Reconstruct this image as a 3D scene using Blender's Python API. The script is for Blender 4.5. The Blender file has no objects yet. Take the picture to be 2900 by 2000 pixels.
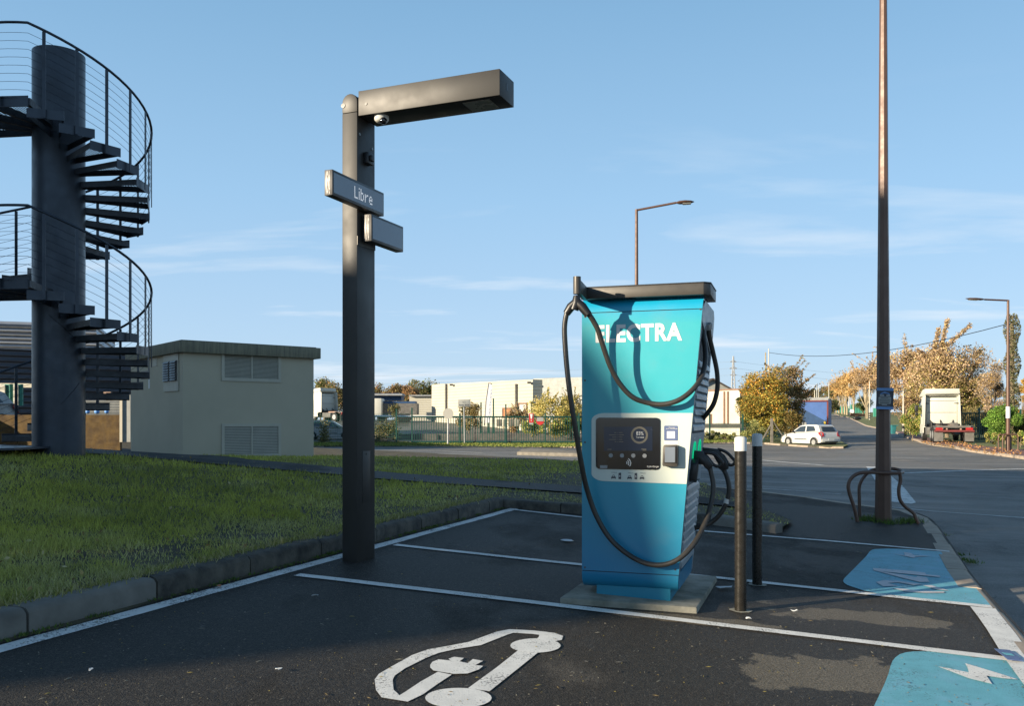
import bpy, bmesh, math, random
import numpy as np
from mathutils import Vector, Matrix
from mathutils.geometry import tessellate_polygon
random.seed(7); rng = np.random.default_rng(7)
S = bpy.context.scene
C = S.collection
R = math.radians
# ------------------------------------------------------------------ camera
F = 2000.0; CX = 1157.0; HY = 949.0; EYE = 1.40      # a 2314 px wide picture: focal length, centre, horizon row
cd = bpy.data.cameras.new('camera'); cam = bpy.data.objects.new('camera', cd); C.objects.link(cam)
cam.location = (0, 0, EYE); cam.rotation_euler = (R(90), 0, 0)
cd.sensor_width = 36; cd.lens = 36*F/2314; cd.shift_y = 151/2314; cd.clip_end = 5000; cd.clip_start = .05
S.camera = cam
# ------------------------------------------------------------------ sky and sun
SUN_EL = 14.5; SUN_AZ = 60.0        # light travels towards (sin az, cos az)
wd = bpy.data.worlds.new('World'); S.world = wd; wd.use_nodes = True
nt = wd.node_tree; nt.nodes.clear()
def N(t, ty, **k):
    n = t.nodes.new(ty)
    for a, b in k.items(): setattr(n, a, b)
    return n
wo = N(nt, 'ShaderNodeOutputWorld'); bg = N(nt, 'ShaderNodeBackground'); bg.inputs[1].default_value = .062
sky = N(nt, 'ShaderNodeTexSky'); sky.sky_type = 'NISHITA'; sky.sun_disc = False
sky.sun_elevation = R(SUN_EL); sky.sun_rotation = R(SUN_AZ+180)
sky.air_density = 1.0; sky.dust_density = .2; sky.ozone_density = 3
tc = N(nt, 'ShaderNodeTexCoord'); sp = N(nt, 'ShaderNodeSeparateXYZ'); nt.links.new(tc.outputs['Generated'], sp.inputs[0])
# thin wisps: noise over the direction projected on a high flat layer
zc = N(nt, 'ShaderNodeMath', operation='MAXIMUM'); nt.links.new(sp.outputs[2], zc.inputs[0]); zc.inputs[1].default_value = .02
zz = N(nt, 'ShaderNodeMath', operation='ADD'); nt.links.new(zc.outputs[0], zz.inputs[0]); zz.inputs[1].default_value = .12
dx = N(nt, 'ShaderNodeMath', operation='DIVIDE'); nt.links.new(sp.outputs[0], dx.inputs[0]); nt.links.new(zz.outputs[0], dx.inputs[1])
dy = N(nt, 'ShaderNodeMath', operation='DIVIDE'); nt.links.new(sp.outputs[1], dy.inputs[0]); nt.links.new(zz.outputs[0], dy.inputs[1])
cb = N(nt, 'ShaderNodeCombineXYZ'); nt.links.new(dx.outputs[0], cb.inputs[0]); nt.links.new(dy.outputs[0], cb.inputs[1])
mpn = N(nt, 'ShaderNodeMapping'); mpn.inputs['Rotation'].default_value = (0, 0, R(-14)); mpn.inputs['Scale'].default_value = (.75, 1.9, 1); mpn.inputs['Location'].default_value = (1.7, 4.1, 0)
nt.links.new(cb.outputs[0], mpn.inputs[0])
nz = N(nt, 'ShaderNodeTexNoise'); nz.inputs['Scale'].default_value = .85; nz.inputs['Detail'].default_value = 7; nz.inputs['Roughness'].default_value = .55; nz.inputs['Distortion'].default_value = .35
nt.links.new(mpn.outputs[0], nz.inputs['Vector'])
mr = N(nt, 'ShaderNodeMapRange'); nt.links.new(nz.outputs[0], mr.inputs[0]); mr.inputs[1].default_value = .545; mr.inputs[2].default_value = .68; mr.inputs[4].default_value = .9
# fewer clouds overhead, veil near the horizon
fd = N(nt, 'ShaderNodeMapRange'); nt.links.new(sp.outputs[2], fd.inputs[0]); fd.inputs[1].default_value = .34; fd.inputs[2].default_value = .05
mm = N(nt, 'ShaderNodeMath', operation='MULTIPLY'); nt.links.new(mr.outputs[0], mm.inputs[0]); nt.links.new(fd.outputs[0], mm.inputs[1])
rp = N(nt, 'ShaderNodeValToRGB'); nt.links.new(sp.outputs[2], rp.inputs[0]); el = rp.color_ramp.elements
for i_, (p_, c_) in enumerate(((0., (.48, .625, .79)), (.09, (.43, .61, .82)), (.24, (.33, .55, .79)), (.42, (.225, .43, .66)), (.65, (.10, .19, .33)), (1., (.055, .105, .19)))):
    e_ = el[i_] if i_ < 2 else el.new(p_)
    e_.position = p_; e_.color = (*c_, 1)
sc_ = N(nt, 'ShaderNodeVectorMath', operation='SCALE'); nt.links.new(rp.outputs[0], sc_.inputs[0]); sc_.inputs['Scale'].default_value = 10.4
s2_ = N(nt, 'ShaderNodeMix', data_type='RGBA'); s2_.inputs[0].default_value = .78; nt.links.new(sky.outputs[0], s2_.inputs[6]); nt.links.new(sc_.outputs[0], s2_.inputs[7])
mx = N(nt, 'ShaderNodeMix', data_type='RGBA'); nt.links.new(mm.outputs[0], mx.inputs[0]); nt.links.new(s2_.outputs[2], mx.inputs[6]); mx.inputs[7].default_value = (6.8, 7.6, 8.4, 1)
nt.links.new(mx.outputs[2], bg.inputs[0]); nt.links.new(bg.outputs[0], wo.inputs[0])
sl = bpy.data.lights.new('sun', 'SUN'); so = bpy.data.objects.new('sun', sl); C.objects.link(so)
sl.energy = 5.0; sl.angle = R(.6); sl.color = (1, .85, .64)
sd = Vector((math.sin(R(SUN_AZ))*math.cos(R(SUN_EL)), math.cos(R(SUN_AZ))*math.cos(R(SUN_EL)), -math.sin(R(SUN_EL))))
so.rotation_euler = sd.to_track_quat('-Z', 'Y').to_euler()
S.view_settings.view_transform = 'Standard'; S.view_settings.look = 'None'; S.view_settings.gamma = 1
S.view_settings.use_curve_mapping = False
S.view_settings.exposure = 0.95
# ------------------------------------------------------------------ terrain
XS = np.array([-900, -500, -300, -200, -150]+list(range(-120, 153, 4))+[180, 240, 320, 500, 900], float)
YS = np.array([-300, -120]+list(range(-40, 133, 4))+[140, 152, 170, 200, 240, 300, 380, 500, 800, 1600], float)
def ss(t):
    t = np.clip(t, 0, 1); return t*t*(3-2*t)
def g0(X, Y):
    X = np.asarray(X, float); Y = np.asarray(Y, float)
    a = .9366*X-.3503*Y
    zn = -.041*np.clip(a, -12, 5.5)
    t = ss((Y-16)/24); r = X/np.maximum(Y, 1.)
    far = -.26+.55*ss((-X-10)/10)*(1-ss((Y-44)/10))
    z = (1-t)*zn+t*far
    z = z+1.5*ss((Y-60)/42)*(1-ss((r-.25)/.08))
    z = z+.14*ss((r-.42)/.05)*ss((Y-44)/7)
    z = z+.017*np.clip(Y-85, 0, 300)*ss((r-.25)/.1)
    return z
GZ = g0(*np.meshgrid(XS, YS, indexing='ij'))
def G(X, Y):
    i = min(max(int(np.searchsorted(XS, X))-1, 0), len(XS)-2); j = min(max(int(np.searchsorted(YS, Y))-1, 0), len(YS)-2)
    u = (X-XS[i])/(XS[i+1]-XS[i]); v = (Y-YS[j])/(YS[j+1]-YS[j])
    return float((1-u)*(1-v)*GZ[i, j]+u*(1-v)*GZ[i+1, j]+(1-u)*v*GZ[i, j+1]+u*v*GZ[i+1, j+1])
RL = -.12          # roads lie a kerb below
def mound(X, Y): return .40*math.exp(-((X+9)**2/26+(Y-13.2)**2/26))
def tipf(X, Y): return -.09*(1-float(ss((4.15-X)/1.3))) if Y < 15.5 else 0.
def GL(X, Y): return G(X, Y)+.10+mound(X, Y)+tipf(X, Y)
def px(x, y, lvl=0., fn=G, ymin=2.5, ymax=900):
    r = (x-CX)/F; s = (y-HY)/F; Y = ymin
    while Y < ymax:
        if EYE-s*Y <= fn(r*Y, Y)+lvl: break
        Y *= 1.01
    lo, hi = Y/1.01, Y
    for _ in range(24):
        m = (lo+hi)/2
        if EYE-s*m <= fn(r*m, m)+lvl: hi = m
        else: lo = m
    return Vector((r*hi, hi, fn(r*hi, hi)+lvl))
def PP(x, y, Y): return Vector(((x-CX)/F*Y, Y, EYE-(y-HY)/F*Y))
def on(x, Y, lvl=0., fn=G):
    X = (x-CX)/F*Y; return Vector((X, Y, fn(X, Y)+lvl))
# ------------------------------------------------------------------ materials
def newmat(name):
    m = bpy.data.materials.new(name); m.use_nodes = True; t = m.node_tree
    return m, t, t.nodes['Principled BSDF']
def c4(c): return (c[0], c[1], c[2], 1)
def noise(t, scale, detail=3, rough=.5, stretch=None, coord='Object'):
    tcn = N(t, 'ShaderNodeTexCoord'); n = N(t, 'ShaderNodeTexNoise'); n.inputs['Scale'].default_value = scale
    n.inputs['Detail'].default_value = detail; n.inputs['Roughness'].default_value = rough
    if stretch:
        mp = N(t, 'ShaderNodeMapping'); mp.inputs['Scale'].default_value = stretch
        t.links.new(tcn.outputs[coord], mp.inputs[0]); t.links.new(mp.outputs[0], n.inputs['Vector'])
    else: t.links.new(tcn.outputs[coord], n.inputs['Vector'])
    return n.outputs[0]
def rng_map(t, s, a, b, c=0., d=1.):
    m = N(t, 'ShaderNodeMapRange'); t.links.new(s, m.inputs[0])
    for i, v in enumerate((a, b, c, d)): m.inputs[i+1].default_value = v
    return m.outputs[0]
def mixc(t, fac, a, b):
    m = N(t, 'ShaderNodeMix', data_type='RGBA')
    if isinstance(fac, float): m.inputs[0].default_value = fac
    else: t.links.new(fac, m.inputs[0])
    for i, v in ((6, a), (7, b)):
        if isinstance(v, tuple): m.inputs[i].default_value = c4(v)
        else: t.links.new(v, m.inputs[i])
    return m.outputs[2]
def bump(t, p, s, strength, dist=.01):
    b = N(t, 'ShaderNodeBump'); b.inputs['Strength'].default_value = strength; b.inputs['Distance'].default_value = dist
    t.links.new(s, b.inputs['Height']); t.links.new(b.outputs[0], p.inputs['Normal'])
def mat(name, col, rough=.6, metal=0., var=.18, scale=3., bumps=0., bscale=60, bdist=.004, emit=None, es=1., col2=None, stretch=None, spec=None, coat=0.):
    m, t, p = newmat(name)
    n = noise(t, scale, 4, .6, stretch)
    lo = tuple(c*(1-var) for c in col); hi = tuple(min(1, c*(1+var)) for c in col) if col2 is None else col2
    t.links.new(mixc(t, rng_map(t, n, .3, .7), lo, hi), p.inputs['Base Color'])
    t.links.new(rng_map(t, noise(t, scale*2.3, 3, .6, stretch), .3, .7, max(.02, rough-.08), min(1, rough+.08)), p.inputs['Roughness'])
    p.inputs['Metallic'].default_value = metal
    if spec is not None: p.inputs['Specular IOR Level'].default_value = spec
    if coat: p.inputs['Coat Weight'].default_value = coat; p.inputs['Coat Roughness'].default_value = .12
    if bumps: bump(t, p, noise(t, bscale, 3, .6), bumps, bdist)
    if emit: p.inputs['Emission Color'].default_value = c4(emit); p.inputs['Emission Strength'].default_value = es
    return m
def asphalt(name, dark, light, pale, stain=.5, dry_sunlit=None, tracks=False):
    m, t, p = newmat(name)
    tcn = N(t, 'ShaderNodeTexCoord'); vo = N(t, 'ShaderNodeTexVoronoi'); vo.inputs['Scale'].default_value = 85; t.links.new(tcn.outputs['Object'], vo.inputs['Vector'])
    g1 = noise(t, 110, 2, .7); g2 = noise(t, 240, 2, .6)
    sepc = N(t, 'ShaderNodeSeparateColor'); t.links.new(vo.outputs['Color'], sepc.inputs[0])
    base = mixc(t, rng_map(t, g1, .40, .64), dark, light)
    base = mixc(t, rng_map(t, sepc.outputs[0], .80, 1., 0, .55), base, tuple(c*2.0 for c in light))
    base = mixc(t, rng_map(t, g2, .64, .73, 0, .8), base, pale)
    big = noise(t, .55, 6, .62, (1, .55, 1)); big2 = noise(t, .16, 3, .5)
    base = mixc(t, rng_map(t, big2, .35, .65, 0., .35), base, tuple(c*1.5 for c in light))
    st = mixc(t, rng_map(t, g1, .4, .64), tuple(c*1.2 for c in light), tuple(c*3. for c in light))
    base = mixc(t, rng_map(t, big, .575, .615, 0., stain), base, st)
    # hairline cracks
    cv = N(t, 'ShaderNodeTexVoronoi', feature='DISTANCE_TO_EDGE'); cv.inputs['Scale'].default_value = .33
    ds = N(t, 'ShaderNodeVectorMath', operation='ADD'); nn = N(t, 'ShaderNodeTexNoise'); nn.inputs['Scale'].default_value = 2.2; nn.inputs['Detail'].default_value = 5
    t.links.new(tcn.outputs['Object'], nn.inputs['Vector']); sc2 = N(t, 'ShaderNodeVectorMath', operation='SCALE'); sc2.inputs['Scale'].default_value = .9; t.links.new(nn.outputs['Color'], sc2.inputs[0])
    t.links.new(tcn.outputs['Object'], ds.inputs[0]); t.links.new(sc2.outputs[0], ds.inputs[1]); t.links.new(ds.outputs[0], cv.inputs['Vector'])
    cm = N(t, 'ShaderNodeMath', operation='MULTIPLY'); t.links.new(rng_map(t, cv.outputs['Distance'], .0, .004, 1, 0), cm.inputs[0]); t.links.new(rng_map(t, noise(t, .4, 2), .5, .6), cm.inputs[1])
    base = mixc(t, cm.outputs[0], base, tuple(c*.45 for c in dark))
    rough = rng_map(t, big, .5, .62, .6, .9)
    if dry_sunlit:      # pale, dried out patches, toned up further to brighten the sunlit ground
        for (cx_, cy, sx, sy, rot) in dry_sunlit:
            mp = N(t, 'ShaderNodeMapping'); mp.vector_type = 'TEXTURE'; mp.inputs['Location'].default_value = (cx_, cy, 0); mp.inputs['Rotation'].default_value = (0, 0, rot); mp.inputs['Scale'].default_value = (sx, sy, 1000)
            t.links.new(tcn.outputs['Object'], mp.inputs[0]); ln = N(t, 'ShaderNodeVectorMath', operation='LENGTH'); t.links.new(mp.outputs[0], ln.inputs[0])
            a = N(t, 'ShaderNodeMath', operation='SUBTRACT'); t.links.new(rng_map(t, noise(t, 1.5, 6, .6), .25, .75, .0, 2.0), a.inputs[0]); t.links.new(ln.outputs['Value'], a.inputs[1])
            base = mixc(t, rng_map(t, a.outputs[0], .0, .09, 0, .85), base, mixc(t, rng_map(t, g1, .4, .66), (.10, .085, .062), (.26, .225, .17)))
    if tracks:
        tr = noise(t, .5, 4, .6, (.12, 1.6, 1)); base = mixc(t, rng_map(t, tr, .50, .62, 0, .55), base, tuple(c*1.7 for c in light))
    t.links.new(base, p.inputs['Base Color'])
    t.links.new(rough, p.inputs['Roughness'])
    p.inputs['Specular IOR Level'].default_value = .12
    bump(t, p, g1, .9, .008)
    return m
def paint(name, col, under, wear=.63, rough=.7, blotch=None):
    m, t, p = newmat(name)
    n1 = noise(t, 70, 3, .7); n2 = noise(t, 3.5, 3, .6)
    ad = N(t, 'ShaderNodeMath', operation='ADD'); t.links.new(rng_map(t, n1, 0, 1, 0, .75), ad.inputs[0]); t.links.new(rng_map(t, n2, 0, 1, 0, .45), ad.inputs[1])
    base = mixc(t, rng_map(t, noise(t, 9, 4, .6), .35, .7, 0, 1), tuple(c*.84 for c in col), col)
    if blotch: base = mixc(t, rng_map(t, noise(t, 2.2, 5, .7), .5, .66, 0, .8), base, blotch)
    base = mixc(t, rng_map(t, ad.outputs[0], wear, wear+.05, 0, .85), base, under)
    t.links.new(base, p.inputs['Base Color']); p.inputs['Roughness'].default_value = rough
    p.inputs['Specular IOR Level'].default_value = .3
    bump(t, p, noise(t, 95, 2, .7), .45, .004)
    return m
def attrmat(name, rough=.8, trans=.25):
    m, t, p = newmat(name)
    a = N(t, 'ShaderNodeAttribute'); a.attribute_name = 'Col'
    t.links.new(a.outputs[0], p.inputs['Base Color']); p.inputs['Roughness'].default_value = rough; p.inputs['Specular IOR Level'].default_value = .25
    tr = N(t, 'ShaderNodeBsdfTranslucent'); t.links.new(a.outputs[0], tr.inputs[0])
    ms = N(t, 'ShaderNodeMixShader'); ms.inputs[0].default_value = trans
    o = t.nodes['Material Output']; t.links.new(p.outputs[0], ms.inputs[1]); t.links.new(tr.outputs[0], ms.inputs[2]); t.links.new(ms.outputs[0], o.inputs[0])
    return m
def glassmat(name, col=(.02, .025, .03), rough=.06):
    m, t, p = newmat(name); p.inputs['Base Color'].default_value = c4(col); p.inputs['Roughness'].default_value = rough
    p.inputs['Specular IOR Level'].default_value = .8
    t.links.new(rng_map(t, noise(t, 6), .3, .7, rough*.7, rough*1.6), p.inputs['Roughness'])
    return m
def ribmat(name, lo, hi, period, rough=.6, axis=2, b=.8, metal=0.):
    m, t, p = newmat(name)
    tcn = N(t, 'ShaderNodeTexCoord'); sx = N(t, 'ShaderNodeSeparateXYZ'); t.links.new(tcn.outputs['Object'], sx.inputs[0])
    q = N(t, 'ShaderNodeMath', operation='MULTIPLY'); t.links.new(sx.outputs[axis], q.inputs[0]); q.inputs[1].default_value = 2*math.pi/period
    s = N(t, 'ShaderNodeMath', operation='SINE'); t.links.new(q.outputs[0], s.inputs[0])
    n = noise(t, .5, 4, .6)
    t.links.new(mixc(t, rng_map(t, n, .3, .7), lo, hi), p.inputs['Base Color']); p.inputs['Roughness'].default_value = rough; p.inputs['Metallic'].default_value = metal
    bump(t, p, s.outputs[0], b, period*.25)
    return m
ASPH = (.022, .023, .025)
M = dict(
 lot=asphalt('lot_asphalt', (.013, .012, .012), (.055, .050, .043), (.34, .30, .21), .6, dry_sunlit=[(px(1830, 1520).x, px(1830, 1520).y, .62, .30, .1), (px(1560, 1400).x, px(1560, 1400).y, .75, .11, -.25), (px(1930, 1392).x, px(1930, 1392).y, .7, .22, -.3)]),
 road=asphalt('road_asphalt', (.10, .098, .092), (.19, .18, .163), (.32, .30, .25), .3, tracks=True),
 yard=asphalt('yard_asphalt', (.10, .10, .09), (.16, .155, .135), (.2, .19, .16), .2),
 path=asphalt('path_asphalt', (.022, .022, .022), (.045, .044, .042), (.12, .11, .09), .2),
 white=paint('white_paint', (.80, .79, .74), (.05, .05, .05), .67),
 whiteworn=paint('worn_white_paint', (.76, .76, .72), (.045, .045, .045), .64),
 blue=paint('blue_paint', (.15, .44, .52), (.06, .10, .11), .69, .6, (.20, .44, .56)),
 lilac=paint('faded_lettering_paint', (.62, .60, .60), (.18, .36, .46), .68),
 concrete=mat('concrete', (.27, .26, .21), .85, var=.3, scale=4, bumps=.5, bscale=40),
 slab=mat('mossy_concrete', (.20, .195, .14), .85, var=.35, scale=5, bumps=.7, bscale=50, col2=(.33, .31, .25)),
 kerb=mat('kerb_stone', (.05, .045, .038), .85, var=.45, scale=6, bumps=.9, bscale=22, bdist=.014, col2=(.12, .105, .08)),
 kerbl=mat('pale_kerb_stone', (.17, .155, .13), .85, var=.3, scale=3, bumps=.6, bscale=35, bdist=.006),
 kerbw=mat('warm_kerb_stone', (.36, .29, .22), .85, var=.25, scale=3, bumps=.6, bscale=35, bdist=.006),
 yellow=mat('yellow_kerb', (.62, .47, .05), .7),
 soil=mat('lawn_soil', (.05, .045, .022), .95, var=.5, scale=2.5, bumps=.6, bscale=18, bdist=.03, col2=(.11, .09, .045)),
 earth=mat('rough_ground', (.10, .10, .045), .95, var=.4, scale=.4, bumps=.5, bscale=5, bdist=.05, col2=(.14, .13, .06)),
 verge=mat('verge_grass', (.12, .14, .04), .95, var=.4, scale=.7, bumps=.8, bscale=12, bdist=.04, col2=(.22, .24, .08)),
 red=mat('red_pavement', (.20, .10, .085), .9, var=.3, scale=1.2),
 teal=mat('teal_enamel', (.022, .345, .45), .36, var=.03, scale=2, coat=.3),
 tealdark=mat('teal_base', (.015, .22, .33), .4, var=.05, scale=2),
 ivory=mat('ivory_enamel', (.55, .60, .54), .4, var=.03),
 bluegrey=mat('blue_grey_steel', (.27, .33, .37), .4, metal=.2, var=.08, scale=6),
 recess=mat('dark_recess', (.012, .03, .045), .6),
 black=mat('black_plastic', (.012, .012, .013), .4, var=.2, scale=20),
 rubber=mat('cable_rubber', (.035, .032, .028), .42, var=.15, scale=14, bumps=.15, bscale=60),
 bracket=mat('bracket_metal', (.07, .064, .056), .45, metal=.3, var=.05),
 screen=glassmat('screen_glass', (.006, .006, .008), .12),
 display=mat('lit_display', (.01, .015, .03), .2, var=.1, emit=(.02, .03, .05), es=.12),
 ring=mat('dial_ring', (.11, .10, .075), .4, emit=(.5, .42, .28), es=.03),
 ink=mat('dark_ink', (.03, .035, .05), .5),
 print=mat('white_print', (.68, .68, .66), .5, var=.03),
 sticker=mat('blue_sticker', (.09, .13, .26), .5),
 green=mat('green_trim', (.0, .5, .2), .4, emit=(0, .6, .25), es=.35),
 bronze=mat('bronze_coated_steel', (.031, .0285, .025), .5, var=.04, scale=1.2, spec=.5),
 bronzedark=mat('dark_coated_steel', (.02, .022, .026), .33, metal=.3, var=.15, scale=3),
 signbox=mat('sign_housing', (.075, .072, .07), .4, metal=.3),
 panelglass=glassmat('display_glass', (.17, .20, .24), .16),
 led=mat('led_dot', (.9, .9, .9), .4, emit=(1, 1, 1), es=.25),
 lampglass=mat('lamp_diffuser', (.25, .25, .22), .3),
 camwhite=mat('dome_white', (.7, .7, .66), .35),
 stair=mat('stair_steel', (.032, .042, .058), .38, metal=.35, var=.22, scale=2.5),
 stairdark=mat('stair_tread_steel', (.032, .038, .048), .5, metal=.3, var=.3, scale=9),
 cable=mat('steel_wire', (.06, .07, .085), .4, metal=.6),
 render=mat('beige_render', (.47, .42, .31), .9, var=.06, scale=.8, bumps=.5, bscale=180, bdist=.002),
 fascia=mat('weathered_concrete', (.20, .185, .135), .9, var=.3, scale=3, stretch=(6, 6, .5), bumps=.4, bscale=50, col2=(.27, .25, .17)),
 frame=mat('pale_frame', (.46, .43, .34), .6, var=.06),
 louvre=mat('louvre_slat', (.36, .34, .27), .5, var=.08),
 void=mat('vent_void', (.02, .022, .02), .9),
 pipe=mat('brown_pole_paint', (.12, .066, .045), .42, var=.12, scale=4, metal=.1),
 bollard=mat('black_bollard_paint', (.018, .016, .013), .28, var=.25, scale=10, bumps=.1, bscale=30),
 bollardw=mat('white_bollard_band', (.62, .62, .60), .45, var=.05),
 dirt=mat('dirt_ring', (.12, .10, .075), .9, var=.4, scale=12),
 carwhite=mat('white_car_paint', (.52, .52, .50), .25, var=.03, coat=.5),
 glass=glassmat('car_glass', (.03, .04, .05)),
 tyre=mat('tyre', (.018, .018, .018), .8), rim=mat('wheel_rim', (.5, .5, .48), .35, metal=.5),
 redlight=mat('tail_light', (.38, .02, .02), .25), truckwhite=mat('truck_white', (.52, .52, .46), .5, var=.05, scale=1),
 chassis=mat('chassis_grey', (.12, .115, .105), .7, var=.3), rail=mat('rusty_rail', (.30, .20, .15), .7, var=.3),
 tarpblue=mat('blue_tarpaulin', (.05, .12, .33), .55, var=.12, scale=1.2), tarpdark=mat('navy_tarpaulin', (.015, .055, .14), .55),
 trim=mat('red_trim', (.15, .03, .028), .5), cream=ribmat('cream_cladding', (.44, .42, .34), (.48, .46, .38), .30, .6, 2, .3),
 clad=ribmat('dark_cladding', (.060, .062, .075), (.078, .08, .092), .28, .55), cladl=ribmat('pale_cladding', (.30, .33, .38), (.38, .41, .46), .45, .45),
 corten=mat('weathering_steel', (.07, .036, .010), .85, var=.45, scale=3, bumps=.2, col2=(.125, .075, .018)),
 ball=mat('blue_ball', (.12, .30, .65), .3), greenpost=mat('green_post', (.012, .065, .05), .45, var=.1), meshgreen=mat('green_mesh', (.03, .14, .095), .5),
 zinc=mat('zinc_post', (.30, .31, .31), .5, metal=.3), signgrey=mat('sign_back', (.30, .31, .29), .6), greensheet=ribmat('green_sheet', (.02, .17, .12), (.03, .22, .16), .5, .6, 0),
 bark=mat('bark', (.20, .155, .10), .9, var=.4, scale=5, bumps=.6, bscale=20, bdist=.02), pale_bark=mat('pale_bark', (.34, .28, .18), .9, var=.3, scale=4),
 leaf=attrmat('leaves'), grassb=attrmat('grass_blades', .85, .2), stone=mat('boulder', (.22, .19, .14), .9, var=.3, scale=3, bumps=.5, bscale=12, bdist=.02),
 brick=mat('brick_brown', (.22, .14, .10), .9, var=.2), roofd=mat('dark_roof', (.06, .05, .045), .8), wallw=mat('white_wall', (.48, .46, .39), .85, var=.12, scale=.5, col2=(.56, .54, .47)),
 paper=mat('paper_scrap', (.6, .62, .62), .8), binteal=mat('teal_bin', (.03, .17, .19), .5), red2=mat('sign_red', (.5, .03, .03), .5), orange=mat('orange_earth', (.4, .17, .08), .9),
 banner=mat('banner_cloth', (.72, .73, .75), .8, var=.04), steel=mat('pylon_steel', (.30, .32, .34), .6), offwall=mat('office_render', (.40, .38, .34), .9), tile=mat('roof_tile', (.22, .11, .07), .9),
)
# the station's colour runs from turquoise at the top to a deeper blue at the foot
_m, _t, _p = newmat('teal_gradient'); _tc = N(_t, 'ShaderNodeTexCoord'); _s = N(_t, 'ShaderNodeSeparateXYZ'); _t.links.new(_tc.outputs['Object'], _s.inputs[0])
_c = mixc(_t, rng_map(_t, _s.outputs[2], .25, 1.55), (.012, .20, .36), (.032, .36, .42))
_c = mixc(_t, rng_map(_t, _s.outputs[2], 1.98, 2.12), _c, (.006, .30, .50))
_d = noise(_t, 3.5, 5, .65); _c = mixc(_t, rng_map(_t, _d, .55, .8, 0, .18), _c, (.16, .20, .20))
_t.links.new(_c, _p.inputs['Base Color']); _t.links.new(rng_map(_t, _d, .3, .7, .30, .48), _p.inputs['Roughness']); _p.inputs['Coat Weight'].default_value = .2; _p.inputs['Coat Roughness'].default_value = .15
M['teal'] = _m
# perforated steel: real round holes cut by transparency
def perf():
    m, t, p = newmat('perforated_steel'); p.inputs['Base Color'].default_value = (.04, .05, .062, 1); p.inputs['Roughness'].default_value = .5; p.inputs['Metallic'].default_value = .3
    tcn = N(t, 'ShaderNodeTexCoord'); v = N(t, 'ShaderNodeTexVoronoi'); v.inputs['Scale'].default_value = 24; v.inputs['Randomness'].default_value = 0
    t.links.new(tcn.outputs['Object'], v.inputs['Vector'])
    l = N(t, 'ShaderNodeMath', operation='GREATER_THAN'); t.links.new(v.outputs['Distance'], l.inputs[0]); l.inputs[1].default_value = .34
    t.links.new(l.outputs[0], p.inputs['Alpha']); return m
M['perf'] = perf()
# ------------------------------------------------------------------ mesh helpers
class MB:
    def __init__(s, mtx=None): s.v = []; s.f = []; s.m = []; s.M = mtx; s.cur = 0
    def add(s, vs, fs):
        o = len(s.v)
        for p in vs:
            p = Vector(p); s.v.append(s.M @ p if s.M else p)
        for f in fs: s.f.append([o+i for i in f]); s.m.append(s.cur)
        return s
    def box(s, c, d, ax=None):
        c = Vector(c); ux, uy, uz = ax if ax else (Vector((1, 0, 0)), Vector((0, 1, 0)), Vector((0, 0, 1)))
        vs = [c+ux*(a*d[0]/2)+uy*(b*d[1]/2)+uz*(e*d[2]/2) for a in (-1, 1) for b in (-1, 1) for e in (-1, 1)]
        return s.add(vs, [(0, 1, 3, 2), (4, 6, 7, 5), (0, 4, 5, 1), (2, 3, 7, 6), (0, 2, 6, 4), (1, 5, 7, 3)])
    def bar(s, a, b, w, h, up=Vector((0, 0, 1))):
        a = Vector(a); b = Vector(b); u = (b-a); L = u.length
        if L < 1e-6: return s
        u /= L; sd_ = u.cross(up)
        if sd_.length < 1e-4: sd_ = u.cross(Vector((0, 1, 0)))
        sd_.normalize(); n = sd_.cross(u)
        return s.box((a+b)/2, (L, w, h), (u, sd_, n))
    def prism(s, poly, ext):
        ext = Vector(ext); n = len(poly); vs = [Vector(p) for p in poly]+[Vector(p)+ext for p in poly]
        fs = [tuple(range(n))[::-1], tuple(range(n, 2*n))]+[(i, (i+1) % n, n+(i+1) % n, n+i) for i in range(n)]
        return s.add(vs, fs)
    def poly(s, pts): return s.add(pts, [tuple(range(len(pts)))])
    def tube(s, pts, r, seg=8, caps=True, r1=None):
        pts = [Vector(p) for p in pts]; n = len(pts); vs = []; fs = []
        t = (pts[1]-pts[0]).normalized(); up = Vector((0, 0, 1)) if abs(t.z) < .9 else Vector((1, 0, 0))
        nrm = t.cross(up).normalized()
        for i, p in enumerate(pts):
            tt = (pts[min(i+1, n-1)]-pts[max(i-1, 0)]).normalized()
            nrm = (nrm-tt*nrm.dot(tt)).normalized(); bn = tt.cross(nrm)
            rr = r if not isinstance(r, (list, tuple)) else r[i]
            if r1 is not None: rr = r+(r1-r)*i/(n-1)
            for k in range(seg):
                a = 2*math.pi*k/seg; vs.append(p+nrm*(rr*math.cos(a))+bn*(rr*math.sin(a)))
        for i in range(n-1):
            for k in range(seg): fs.append((i*seg+k, i*seg+(k+1) % seg, (i+1)*seg+(k+1) % seg, (i+1)*seg+k))
        if caps: fs.append(tuple(range(seg))[::-1]); fs.append(tuple((n-1)*seg+k for k in range(seg)))
        return s.add(vs, fs)
    def cyl(s, a, b, r, seg=16, r1=None): return s.tube([a, b], r, seg, True, r1)
    def ball(s, c, r, seg=12, rings=8, sc=(1, 1, 1)):
        c = Vector(c); vs = []; fs = []
        for i in range(rings+1):
            th = math.pi*i/rings
            for k in range(seg):
                a = 2*math.pi*k/seg; vs.append(c+Vector((r*sc[0]*math.sin(th)*math.cos(a), r*sc[1]*math.sin(th)*math.sin(a), r*sc[2]*math.cos(th))))
        for i in range(rings):
            for k in range(seg): fs.append((i*seg+k, (i+1)*seg+k, (i+1)*seg+(k+1) % seg, i*seg+(k+1) % seg))
        return s.add(vs, fs)
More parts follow.
